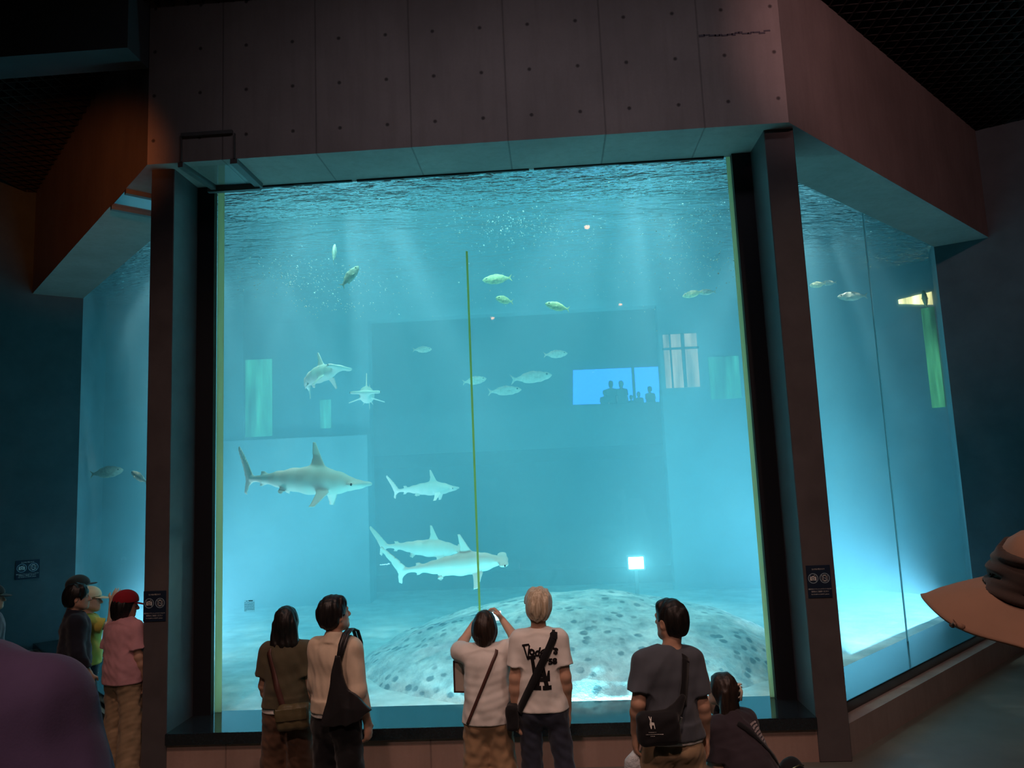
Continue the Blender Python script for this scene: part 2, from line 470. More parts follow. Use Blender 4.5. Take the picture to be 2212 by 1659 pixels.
struct('tank_wall_left', bm, M_TANKWALL)
# walls over the beams closing the space above the water, and its roof
bm = wall_bm((-3.45, 7.3), (2.05, 7.3), SOF_Z+0.06, 8.3, -0.05); wall_bm((2.05, 7.3), (5.8, 11.05), SOF_Z+0.06, 8.3, -0.05, bm); wall_bm((-7.4, 11.2), (-3.45, 7.3), SOF_Z+0.06, 8.3, -0.05, bm)
struct('tank_wall_upper', bm, M_TANKWALL)
struct('tank_roof', box_bm(-9, 9, 7.3, 15, 8.3, 8.5), M_TANKWALL)
# opposite viewing gallery behind the back window
struct('window_4', box_bm(WX0, WX1, BACK_Y+0.1, BACK_Y+0.12, 0.3, SOF_Z), M_ACR)
# ---------------------------------------------------------------- organic surfaces: distance fields polygonised with surface nets
def V3(*a): return np.array(a, dtype=np.float32)
def unit(v):
    v = np.asarray(v, dtype=np.float64); n = np.linalg.norm(v)
    return v/n if n > 1e-9 else v

class Field:
    def __init__(self, lo, hi, h):
        self.h = h
        self.lo = np.array(lo, dtype=np.float64)
        self.n = np.ceil((np.array(hi)-self.lo)/h).astype(int)+1
        self.D = np.full(self.n, 9.0, dtype=np.float32)
    def _sl(self, blo, bhi):
        a = np.clip(np.floor((np.asarray(blo)-self.lo)/self.h).astype(int), 0, self.n)
        b = np.clip(np.ceil((np.asarray(bhi)-self.lo)/self.h).astype(int)+1, 0, self.n)
        return a, b
    def _xyz(self, a, b):
        ax = [(self.lo[i]+self.h*np.arange(a[i], b[i])).astype(np.float32) for i in range(3)]
        return ax[0][:, None, None], ax[1][None, :, None], ax[2][None, None, :]
    def op(self, fn, blo, bhi, k=0.02, mode='add'):
        pad = k+3*self.h
        a, b = self._sl(np.asarray(blo)-pad, np.asarray(bhi)+pad)
        if np.any(b <= a): return self
        X, Y, Z = self._xyz(a, b)
        d = fn(X, Y, Z)
        s = (slice(a[0], b[0]), slice(a[1], b[1]), slice(a[2], b[2]))
        D = self.D[s]
        if mode == 'add':
            q = np.maximum(k-np.abs(D-d), 0)/max(k, 1e-6)
            self.D[s] = np.minimum(D, d)-q*q*k*0.25
        elif mode == 'cut':
            q = np.maximum(k-np.abs(-d-D), 0)/max(k, 1e-6)
            self.D[s] = np.maximum(D, -d)+q*q*k*0.25
        return self
    def all(self, fn):
        X, Y, Z = self._xyz(np.zeros(3, int), self.n)
        self.D = fn(self.D, X, Y, Z).astype(np.float32)
        return self
    # primitives
    def cone(self, p, q, r0, r1, k=0.02, n=None, flat=1.0, mode='add'):
        """Tapered capsule; flattened by `flat` along direction n."""
        p = np.asarray(p, float); q = np.asarray(q, float)
        v = q-p; L2 = float(v@v)+1e-9
        R = max(r0, r1)
        nn = None if n is None else unit(n)
        def fn(X, Y, Z):
            x = X-p[0]; y = Y-p[1]; z = Z-p[2]
            t = np.clip((x*v[0]+y*v[1]+z*v[2])/L2, 0, 1)
            dx = x-t*v[0]; dy = y-t*v[1]; dz = z-t*v[2]
            d2 = dx*dx+dy*dy+dz*dz
            rr = r0+t*(r1-r0)
            if nn is not None and flat != 1.0:
                w = dx*nn[0]+dy*nn[1]+dz*nn[2]
                k0 = np.sqrt(d2+w*w*(flat*flat-1))
                k1 = np.sqrt(d2+w*w*(flat**4-1))+1e-6
                return k0*(k0-rr)/k1
            return np.sqrt(d2)-rr
        return self.op(fn, np.minimum(p, q)-R, np.maximum(p, q)+R, k, mode)
    def ell(self, c, r, axes=None, k=0.02, mode='add'):
        c = np.asarray(c, float); r = np.asarray(r, float)
        A = np.eye(3) if axes is None else np.array([unit(a) for a in axes])
        def fn(X, Y, Z):
            x = X-c[0]; y = Y-c[1]; z = Z-c[2]
            k0 = 0; k1 = 0
            for i in range(3):
                w = (x*A[i, 0]+y*A[i, 1]+z*A[i, 2])/r[i]
                k0 = k0+w*w; k1 = k1+(w/r[i])**2
            k0 = np.sqrt(k0)
            return k0*(k0-1)/(np.sqrt(k1)+1e-6)
        R = np.sqrt(((A*r[:, None])**2).sum(0))
        return self.op(fn, c-R, c+R, k, mode)
    def box(self, c, r, axes=None, rad=0.01, k=0.01, mode='add'):
        c = np.asarray(c, float); A = np.eye(3) if axes is None else np.array([unit(a) for a in axes])
        rr = np.asarray(r, float)-rad
        def fn(X, Y, Z):
            x = X-c[0]; y = Y-c[1]; z = Z-c[2]
            o = 0; inn = None
            for i in range(3):
                w = np.abs(x*A[i, 0]+y*A[i, 1]+z*A[i, 2])-rr[i]
                o = o+np.maximum(w, 0)**2
                inn = w if inn is None else np.maximum(inn, w)
            return np.sqrt(o)+np.minimum(inn, 0)-rad
        R = np.abs(A*(np.asarray(r))[:, None]).sum(0)
        return self.op(fn, c-R, c+R, k, mode)
    def poly(self, c, ux, uy, pts, th, k=0.02, taper=0.6, mode='add'):
        """Rounded fin: polygon in plane (ux, uy) at c, half thickness th falling off toward the rim."""
        c = np.asarray(c, float); ux = unit(ux); uy = unit(uy); un = np.cross(ux, uy)
        P = np.asarray(pts, float)
        W = np.array([c+ux*a+uy*b for a, b in P])
        def fn(X, Y, Z):
            x = X-c[0]; y = Y-c[1]; z = Z-c[2]
            a = x*ux[0]+y*ux[1]+z*ux[2]; b = x*uy[0]+y*uy[1]+z*uy[2]; w = np.abs(x*un[0]+y*un[1]+z*un[2])
            d2 = None; sgn = np.ones(a.shape, np.float32)
            N = len(P)
            for i in range(N):
                j = (i-1) % N
                e = P[j]-P[i]; wa = a-P[i, 0]; wb = b-P[i, 1]
                t = np.clip((wa*e[0]+wb*e[1])/(e@e), 0, 1)
                ba = wa-e[0]*t; bb = wb-e[1]*t
                q = ba*ba+bb*bb
                d2 = q if d2 is None else np.minimum(d2, q)
                c1 = b >= P[i, 1]; c2 = b < P[j, 1]; c3 = e[0]*wb > e[1]*wa
                m = (c1 & c2 & c3) | (~c1 & ~c2 & ~c3)
                sgn = np.where(m, -sgn, sgn)
            d = sgn*np.sqrt(d2)
            lim = th*(1-taper+taper*np.clip(-d/(6*th), 0, 1))
            return np.maximum(d, w-lim)*0.9
        return self.op(fn, W.min(0)-th, W.max(0)+th, k, mode)
    def plane(self, p, n, k=0.004):
        """Keep the side opposite to n."""
        p = np.asarray(p, float); n = unit(n)
        def fn(D, X, Y, Z):
            d = (X-p[0])*n[0]+(Y-p[1])*n[1]+(Z-p[2])*n[2]
            q = np.maximum(k-np.abs(D-d), 0)/k
            return np.maximum(D, d)+q*q*k*0.25
        return self.all(fn)
    def sample(self, pts):
        g = (np.asarray(pts, float)-self.lo)/self.h
        g = np.clip(g, 0, np.array(self.n)-1.001)
        i = g.astype(int); f = g-i
        out = 0
        for dx in (0, 1):
            for dy in (0, 1):
                for dz in (0, 1):
                    w = (f[:, 0] if dx else 1-f[:, 0])*(f[:, 1] if dy else 1-f[:, 1])*(f[:, 2] if dz else 1-f[:, 2])
                    out = out+w*self.D[i[:, 0]+dx, i[:, 1]+dy, i[:, 2]+dz]
        return out
    def hit(self, p, d, gap=0.0, tmax=1.5):
        """March from p along d to the surface; None when missed."""
        p = np.asarray(p, float); d = unit(d); t = 0.0
        while t < tmax:
            s = float(self.sample([p+d*t])[0])-gap
            if s < 0.0008: return p+d*t
            t += max(min(s, 0.05)*0.6, 0.001)
        return None
    def grad(self, p):
        e = self.h
        p = np.asarray(p, float)
        pts = [p+e*np.eye(3)[i]*s for i in range(3) for s in (1, -1)]
        v = self.sample(pts)
        return unit([v[0]-v[1], v[2]-v[3], v[4]-v[5]])
    def mesh(self, name, mat=None, parent=None):
        D = self.D.copy()
        for ax in range(3):                       # close the border
            idx = [slice(None)]*3
            for e in (0, -1):
                idx[ax] = e; D[tuple(idx)] = np.maximum(D[tuple(idx)], 0.001)
        ins = D < 0
        nx, ny, nz = [m-1 for m in D.shape]
        cnt = np.zeros((nx, ny, nz), np.int8)
        for a in (0, 1):
            for b in (0, 1):
                for c in (0, 1):
                    cnt += ins[a:a+nx, b:b+ny, c:c+nz]
        act = (cnt > 0) & (cnt < 8)
        ci = np.argwhere(act)
        if len(ci) == 0: raise ValueError('empty field '+name)
        ids = np.full((nx, ny, nz), -1, np.int32)
        ids[act] = np.arange(len(ci))
        offs = [(a, b, c) for a in (0, 1) for b in (0, 1) for c in (0, 1)]
        val = np.stack([D[ci[:, 0]+a, ci[:, 1]+b, ci[:, 2]+c] for a, b, c in offs], 1)
        acc = np.zeros((len(ci), 3)); num = np.zeros(len(ci))
        for i, oa in enumerate(offs):
            for j, ob in enumerate(offs):
                if j <= i or sum(abs(p-q) for p, q in zip(oa, ob)) != 1: continue
                va, vb = val[:, i], val[:, j]
                m = (va < 0) != (vb < 0)
                t = np.where(m, va/np.where(m, va-vb, 1), 0)
                pos = np.array(oa)[None, :]+t[:, None]*(np.array(ob)-np.array(oa))[None, :]
                acc += pos*m[:, None]; num += m
        verts = self.lo+self.h*(ci+acc/np.maximum(num, 1)[:, None])
        quads = []
        for ax in range(3):
            u, v = [(1, 2), (2, 0), (0, 1)][ax]
            s0 = [slice(1, -1)]*3; s1 = [slice(1, -1)]*3
            s0[ax] = slice(0, -1); s1[ax] = slice(1, None)
            A = ins[tuple(s0)]; B = ins[tuple(s1)]
            e = np.argwhere(A != B)
            if len(e) == 0: continue
            fl = A[tuple(e.T)]
            e = e+np.array([0 if i == ax else 1 for i in range(3)])
            def cell(du, dv):
                w = e.copy(); w[:, u] -= du; w[:, v] -= dv
                return ids[tuple(w.T)]
            q = np.stack([cell(1, 1), cell(0, 1), cell(0, 0), cell(1, 0)], 1)
            q[~fl] = q[~fl][:, ::-1]
            quads.append(q)
        F = np.concatenate(quads)
        F = F[(F >= 0).all(1)]
        me = bpy.data.meshes.new(name)
        me.vertices.add(len(verts)); me.vertices.foreach_set('co', verts.astype(np.float32).ravel())
        me.loops.add(F.size); me.loops.foreach_set('vertex_index', F.astype(np.int32).ravel())
        me.polygons.add(len(F)); me.polygons.foreach_set('loop_start', np.arange(0, F.size, 4, dtype=np.int32))
        me.polygons.foreach_set('loop_total', np.full(len(F), 4, np.int32))
        me.polygons.foreach_set('use_smooth', np.ones(len(F), bool))
        me.update(calc_edges=True)
        o = bpy.data.objects.new(name, me); C.objects.link(o)
        if mat: me.materials.append(mat)
        if parent: o.parent = parent
        return o

def folds(X, Y, Z, seed, f=(14, 14, 9), n=5):
    """Smooth wavy folds: a sum of warped sines in random directions, about -1..1."""
    r = np.random.RandomState(seed)
    s = 0
    for i in range(n):
        a = r.normal(size=3); a /= np.linalg.norm(a)
        b = r.normal(size=3)*6
        w = np.sin(X*b[0]+Y*b[1]+Z*b[2]+r.rand()*6)
        s = s+np.sin(a[0]*f[0]*X*(1+i*0.35)+a[1]*f[1]*Y*(1+i*0.35)+a[2]*f[2]*Z*(1+i*0.35)+1.6*w+r.rand()*6)/(1+i*0.35)
    return s/2.2
# ---------------------------------------------------------------- sharks and fish
M_SHARK = NT('pale_shark_skin')
def shark_mat(t):
    v = t.obj()
    sep = t.new('ShaderNodeSeparateXYZ'); t.link(v, sep.inputs[0])
    n = t.noise(t.mapping(v, (1.5, 6, 8)), 2.0, 4, 0.6)
    zz = t.m('ADD', sep.outputs[2], t.m('MULTIPLY', n, 0.10))
    c = t.mix(t.ramp(zz, [(0.02, 0.0), (0.12, 1.0)]), (0.95, 0.94, 0.86), (0.80, 0.80, 0.70))
    t.link(c, t.b.inputs['Base Color'])
    t.b.inputs['Roughness'].default_value = 0.55
    t.bump(t.noise(v, 40, 3, 0.6), 0.1, 0.005)
shark_mat(M_SHARK)
M_FISH = plain('silver_fish_skin', (0.62, 0.62, 0.50), 0.4, 0.5, var=0.25, vscale=9)
M_FISHY = plain('yellowish_fish_skin', (0.75, 0.70, 0.38), 0.45, 0.5, var=0.3, vscale=12)
M_EYE = plain('dark_eye', (0.01, 0.01, 0.01), 0.15, 0.6)

def make_shark(name, L, bend=0.0, tailbend=0.0, h=0.012, fins=1.0, pec=0.6):
    """Hammerhead in its own frame: nose toward +X, back up (+Z). bend turns the tail toward +Y."""
    S = L
    f = Field((-0.62*S, -0.34*S, -0.26*S), (0.56*S, 0.34*S, 0.34*S), h*S/1.6)
    def spine(t):                                   # t 0 nose .. 1 tail root
        x = 0.44-0.80*t
        y = bend*max(0, t-0.35)**2+tailbend*max(0, t-0.7)**2
        return np.array([x*S, y*S, (0.012*math.sin(t*3.1))*S])
    prof = [(0.0, 0.020), (0.07, 0.045), (0.16, 0.070), (0.28, 0.088), (0.42, 0.090), (0.56, 0.075), (0.70, 0.052), (0.84, 0.030), (1.0, 0.017)]
    for (t0, r0), (t1, r1) in zip(prof[:-1], prof[1:]):
        f.cone(spine(t0), spine(t1), r0*S, r1*S, 0.02*S, n=(0, 1, 0), flat=1.12)
    # hammer
    f.cone((0.455*S, -0.13*S, 0.004*S), (0.455*S, 0.13*S, 0.004*S), 0.040*S, 0.040*S, 0.03*S, n=(0, 0, 1), flat=2.3)
    f.ell((0.43*S, 0, 0), (0.06*S, 0.06*S, 0.024*S), k=0.03*S)
    # first dorsal
    p = spine(0.36)
    f.poly(p+np.array([0, 0, 0.05*S]), (1, 0, 0), (0, 0, 1), [(0.085*S, 0), (0.03*S, 0.10*S), (-0.02*S, 0.205*S), (-0.045*S, 0.21*S), (-0.035*S, 0.10*S), (-0.055*S, 0.02*S), (-0.07*S, 0)], 0.012*S, 0.02*S)
    # second dorsal, anal
    p = spine(0.84)
    f.poly(p+np.array([0, 0, 0.012*S]), (1, 0, 0), (0, 0, 1), [(0.035*S, 0), (0.0, 0.05*S), (-0.045*S, 0.045*S), (-0.025*S, 0)], 0.007*S, 0.01*S)
    f.poly(p-np.array([0, 0, 0.012*S]), (1, 0, 0), (0, 0, -1), [(0.03*S, 0), (-0.005*S, 0.045*S), (-0.05*S, 0.05*S), (-0.025*S, 0)], 0.007*S, 0.01*S)
    # pectorals and pelvics
    p = spine(0.27)
    for s in (-1, 1):
        d = unit((-0.35, s*pec, -0.62))
        f.poly(p+np.array([0, s*0.055*S, -0.045*S]), (1, 0, 0), d, [(0.06*S, 0), (0.0, 0.15*S), (-0.035*S, 0.165*S), (-0.03*S, 0.06*S), (-0.045*S, 0)], 0.009*S, 0.02*S)
    p = spine(0.62)
    for s in (-1, 1):
        d = unit((-0.4, s*0.5, -0.75))
        f.poly(p+np.array([0, s*0.03*S, -0.05*S]), (1, 0, 0), d, [(0.03*S, 0), (-0.01*S, 0.06*S), (-0.04*S, 0.055*S), (-0.035*S, 0)], 0.006*S, 0.012*S)
    # caudal fin
    e = spine(1.0); tdir = unit(spine(1.0)-spine(0.94))
    f.poly(e, tdir, (0, 0, 1), [(-0.03*S, -0.016*S), (0.02*S, -0.05*S), (0.045*S, -0.115*S), (0.075*S, -0.10*S), (0.065*S, -0.02*S), (0.10*S, 0.06*S), (0.185*S, 0.20*S), (0.165*S, 0.225*S), (0.06*S, 0.12*S), (-0.02*S, 0.02*S)], 0.008*S, 0.015*S)
    # mouth groove and gill slits
    f.ell((0.385*S, 0, -0.055*S), (0.02*S, 0.03*S, 0.008*S), k=0.006*S, mode='cut')
    for i in range(4):
        for s in (-1, 1):
            q = spine(0.16+0.018*i)
            f.box((q[0], s*0.072*S+q[1], -0.005*S), (0.0022*S, 0.008*S, 0.022*S), None, 0.002*S, 0.004*S, 'cut')
    o = f.mesh(name, M_SHARK.mat)
    for s in (-1, 1):
        bm = bmesh.new(); bmesh.ops.create_uvsphere(bm, u_segments=10, v_segments=8, radius=0.009*S)
        bmesh.ops.translate(bm, verts=bm.verts, vec=(0.462*S, s*0.162*S, 0.004*S))
        bm_obj('eye', bm, M_EYE, o, True)
    return o

def place(o, loc, yaw=0, pitch=0, roll=0):
    o.matrix_world = Matrix.Translation(loc) @ Matrix.Rotation(math.radians(yaw), 4, 'Z') @ Matrix.Rotation(math.radians(-pitch), 4, 'Y') @ Matrix.Rotation(math.radians(roll), 4, 'X')
    return o

# name, pixel of body centre, depth, length, yaw, pitch, roll, bend, tailbend, label
SHARKS = [
    ((674, 817), 9.2, 1.14, -32, 8, -4, 0.40, 0.9, 'pale hammerhead shark highest in the tank, tail curled away, heading right'),
    ((636, 1040), 8.6, 1.76, -6, -5, 0, 0.12, 0.5, 'large pale hammerhead shark with tall dorsal fin just above the lower left'),
    ((912, 1058), 10.2, 1.00, -4, 0, 0, 0.1, 0.2, 'faint hazy hammerhead shark swimming behind and right of the large one'),
    ((905, 1186), 8.9, 1.10, 8, -4, 14, 0.3, -0.6, 'upper of the two hammerhead sharks swimming over the rock dome'),
    ((968, 1226), 8.3, 1.34, 6, 5, 12, 0.25, -0.3, 'lowest hammerhead shark, its snout crossing the seam of the front window'),
    ((794, 858), 9.8, 1.15, -79, 0, 0, 0.0, 0.0, 'dark shark seen head-on with white-edged pectoral fins spread'),
]
for (px, Y, L, yaw, pit, roll, bd, tb, lab) in SHARKS:
    s = make_shark('hammerhead_shark', L, bd, tb, pec=1.9 if yaw < -70 else 0.6)
    place(s, at(px[0], px[1], Y), yaw, pit, roll)
    tag(s, lab, 'shark', 'hammerhead sharks in the tank')

def make_fish(L=0.34, mat=None, slim=1.0):
    S = L
    f = Field((-0.62*S, -0.2*S, -0.34*S), (0.56*S, 0.2*S, 0.34*S), 0.016*S)
    prof = [(0.48, 0.03), (0.36, 0.10), (0.18, 0.155), (0.0, 0.165), (-0.18, 0.125), (-0.32, 0.06), (-0.42, 0.03)]
    for (x0, r0), (x1, r1) in zip(prof[:-1], prof[1:]):
        f.cone((x0*S, 0, 0), (x1*S, 0, 0), r0*S*slim, r1*S*slim, 0.05*S, n=(0, 1, 0), flat=1.9)
    f.poly((-0.42*S, 0, 0), (1, 0, 0), (0, 0, 1), [(0.04*S, 0.02*S), (-0.16*S, 0.20*S), (-0.19*S, 0.19*S), (-0.09*S, 0), (-0.19*S, -0.19*S), (-0.16*S, -0.20*S), (0.04*S, -0.02*S)], 0.014*S, 0.02*S)
    f.poly((0, 0, 0.12*S*slim), (1, 0, 0), (0, 0, 1), [(0.16*S, 0), (0.06*S, 0.10*S), (-0.06*S, 0.08*S), (-0.24*S, 0.03*S), (-0.26*S, -0.03*S)], 0.012*S, 0.02*S)
    f.poly((-0.05*S, 0, -0.11*S*slim), (1, 0, 0), (0, 0, -1), [(0.04*S, 0), (-0.05*S, 0.09*S), (-0.18*S, 0.03*S), (-0.2*S, -0.02*S)], 0.012*S, 0.02*S)
    for s in (-1, 1):
        f.poly((0.18*S, s*0.075*S, -0.04*S), (-1, s*0.5, -0.5), (0, s*0.3, -1), [(0, -0.03*S), (0.16*S, -0.02*S), (0.15*S, 0.05*S), (0, 0.03*S)], 0.010*S, 0.01*S)
    o = f.mesh('fish', mat or M_FISH)
    for s in (-1, 1):
        bm = bmesh.new(); bmesh.ops.create_uvsphere(bm, u_segments=8, v_segments=6, radius=0.026*S)
        bmesh.ops.translate(bm, verts=bm.verts, vec=(0.36*S, s*0.052*S, 0.035*S))
        bm_obj('eye', bm, M_EYE, o, True)
    return o
_fish = {}
def fish(px, Y, L, yaw, pitch, label, mat=None, slim=1.0, roll=0):
    key = (mat.name if mat else '', slim)
    if key not in _fish:
        src = make_fish(1.0, mat, slim); _fish[key] = src; o = src
    else:
        src = _fish[key]
        o = src.copy(); C.objects.link(o)
        for ch in list(src.children):
            c = ch.copy(); C.objects.link(c); c.parent = o
            c.matrix_parent_inverse = Matrix.Identity(4)
    place(o, at(px[0], px[1], Y), yaw, pitch, roll)
    o.matrix_world = o.matrix_world @ Matrix.Scale(L, 4)
    tag(o, label, 'fish', 'fish in the tank')
    return o
fish((722, 546), 8.3, 0.26, 96, 65, 'small dark fish seen end-on, just under the water surface at left')
fish((757, 596), 8.0, 0.30, 22, 52, 'grey fish tilted nose up below the rippled water surface')
fish((1073, 603), 8.6, 0.34, 186, -4, 'yellowish fish nearest the top right of the window seam', M_FISHY)
fish((1089, 648), 8.5, 0.27, 228, 2, 'rounded yellowish fish between the seam and the trailing tail fish', M_FISHY)
fish((1203, 662), 8.4, 0.29, 200, 12, 'yellowish fish with its forked tail hanging down', M_FISHY)
fish((913, 755), 10.6, 0.27, 6, 0, 'small pale fish left of the window seam, alone in open water')
fish((1201, 765), 10.8, 0.34, 6, 2, 'pale fish swimming above the blue lit screen')
fish((1150, 815), 11.2, 0.62, 8, 5, 'long faint fish left of the blue lit screen, upper of the pair', slim=0.8)
fish((1092, 844), 11.2, 0.50, 6, 2, 'faint fish right of the window seam, lower of the pair', slim=0.8)
fish((1026, 822), 10.6, 0.34, 12, 8, 'faint fish crossing behind the window seam')
fish((1496, 635), 9.8, 0.27, 165, -8, 'green-tinted fish leading the pair near the right gasket', M_FISHY)
fish((1526, 631), 9.9, 0.23, 172, 2, 'green-tinted fish following in the pair near the right gasket')
fish((1766, 615), 11.4, 0.27, 190, -6, 'yellow-green fish, first of the pair in the right window', M_FISHY)
fish((1790, 611), 11.6, 0.24, 184, 0, 'paler fish, second of the pair in the right window')
fish((1840, 640), 11.2, 0.40, 160, 5, 'dim grey fish low behind the pair in the right window')
fish((1998, 646), 12.0, 0.40, 70, 55, 'bright yellow fish twisting near the right edge of the right window', M_FISHY)
fish((232, 1020), 11.5, 0.48, 10, 6, 'broad greenish fish behind the left window', slim=1.1)
fish((300, 1030), 10.6, 0.45, 150, 22, 'slim pale fish at the pillar edge of the left window', slim=0.7)

# rock dome rising from the tank floor
f = Field((-3.2, 7.2, -0.1), (3.4, 12.5, 1.6), 0.04)
f.ell((0.15, 9.5, -0.45), (3.15, 2.6, 1.42), k=0.1)
f.all(lambda D, X, Y, Z: D+0.035*folds(X, Y, Z, 5, (5, 5, 5))+0.012*folds(X, Y, Z, 6, (19, 19, 19)))
f.plane((0, 7.33, 0), (0, -1, 0))
o = f.mesh('rock_dome', M_SAND.mat)
tag(o, 'wide speckled pale rock dome on the tank floor', 'rock')

# lamp on the tank floor near the back
def emis(name, col, s):
    t = NT(name)
    t.b.inputs['Base Color'].default_value = (*col, 1)
    t.b.inputs['Emission Color'].default_value = (*col, 1); t.b.inputs['Emission Strength'].default_value = s
    try: t.mat.cycles.emission_sampling = 'NONE'
    except Exception: pass
    return t.mat
p = at(1374, 1216, 13.3)
lampb = bm_obj('underwater_lamp', bevel(box_bm(-0.16, 0.16, 0, 0.14, -0.13, 0.13), 0.02, 2), M_TRIMGREY)
lampb.location = p
bm_obj('lens', bevel(box_bm(-0.13, 0.13, -0.02, 0.02, -0.10, 0.10), 0.008, 2), emis('lamp_lens', (0.85, 1.0, 0.95), 14), lampb)
bm_obj('bracket', box_bm(-0.03, 0.03, 0.04, 0.10, -(p.z-0.31), -0.12), M_TRIMGREY, lampb)
tag(lampb, 'glowing box lamp on the tank floor below the back window', 'lamp')
area('underwater_lamp_beam', p+Vector((0, -0.06, 0)), p+Vector((0, -3, 0.6)), 0.26, 0.2, 36, (0.85, 1, 0.95), 150)
# ---------------------------------------------------------------- people
def cloth(name, col, var=0.12, rough=0.85, weave=260, fold=0.25):
    t = NT(name)
    v = t.obj()
    n = t.noise(v, 5.0, 4, 0.6); w = t.noise(v, weave, 2, 0.5)
    lo = tuple(c*(1-var) for c in col); hi = tuple(min(1, c*(1+var)) for c in col)
    t.link(t.mix(t.ramp(n, [(0.3, 0.0), (0.7, 1.0)]), lo, hi), t.b.inputs['Base Color'])
    t.b.inputs['Roughness'].default_value = rough
    t.b.inputs['Specular IOR Level'].default_value = 0.2
    t.b.inputs['Sheen Weight'].default_value = 0.15
    t.bump(t.m('ADD', t.m('MULTIPLY', w, 0.12), n), fold, 0.01)
    return t.mat
def hair_mat(name, col, hi):
    t = NT(name)
    v = t.mapping(t.obj(), (90, 90, 6))
    n = t.noise(v, 1.0, 4, 0.6, 0.4)
    t.link(t.mix(t.ramp(n, [(0.35, 0.0), (0.75, 1.0)]), col, hi), t.b.inputs['Base Color'])
    t.b.inputs['Roughness'].default_value = 0.42
    t.b.inputs['Specular IOR Level'].default_value = 0.35
    t.bump(n, 0.5, 0.004)
    return t.mat
def skin_mat(name, col):
    t = NT(name)
    n = t.noise(t.obj(), 22, 4, 0.6)
    t.link(t.mix(n, tuple(c*0.88 for c in col), tuple(min(1, c*1.1) for c in col)), t.b.inputs['Base Color'])
    t.b.inputs['Roughness'].default_value = 0.5
    t.b.inputs['Specular IOR Level'].default_value = 0.3
    t.bump(n, 0.08, 0.003)
    return t.mat
SKIN = skin_mat('warm_skin', (0.56, 0.33, 0.23))
SKIN2 = skin_mat('light_skin', (0.66, 0.42, 0.31))
HAIR_BLACK = hair_mat('black_hair', (0.006, 0.005, 0.005), (0.022, 0.018, 0.016))
HAIR_BROWN = hair_mat('dark_brown_hair', (0.014, 0.009, 0.007), (0.05, 0.03, 0.022))
HAIR_WHITE = hair_mat('silver_blond_hair', (0.42, 0.33, 0.22), (0.86, 0.76, 0.60))
W_EYE = plain('eye_white', (0.7, 0.68, 0.65), 0.2, 0.5)

def rot_axes(yaw, pitch, roll=0):
    """Axes right, forward, up after turning left by yaw, tipping up by pitch, leaning right by roll (degrees)."""
    R = Matrix.Rotation(math.radians(yaw), 3, 'Z') @ Matrix.Rotation(math.radians(pitch), 3, 'X') @ Matrix.Rotation(math.radians(roll), 3, 'Y')
    return [np.array(R @ Vector(v)) for v in ((1, 0, 0), (0, 1, 0), (0, 0, 1))]

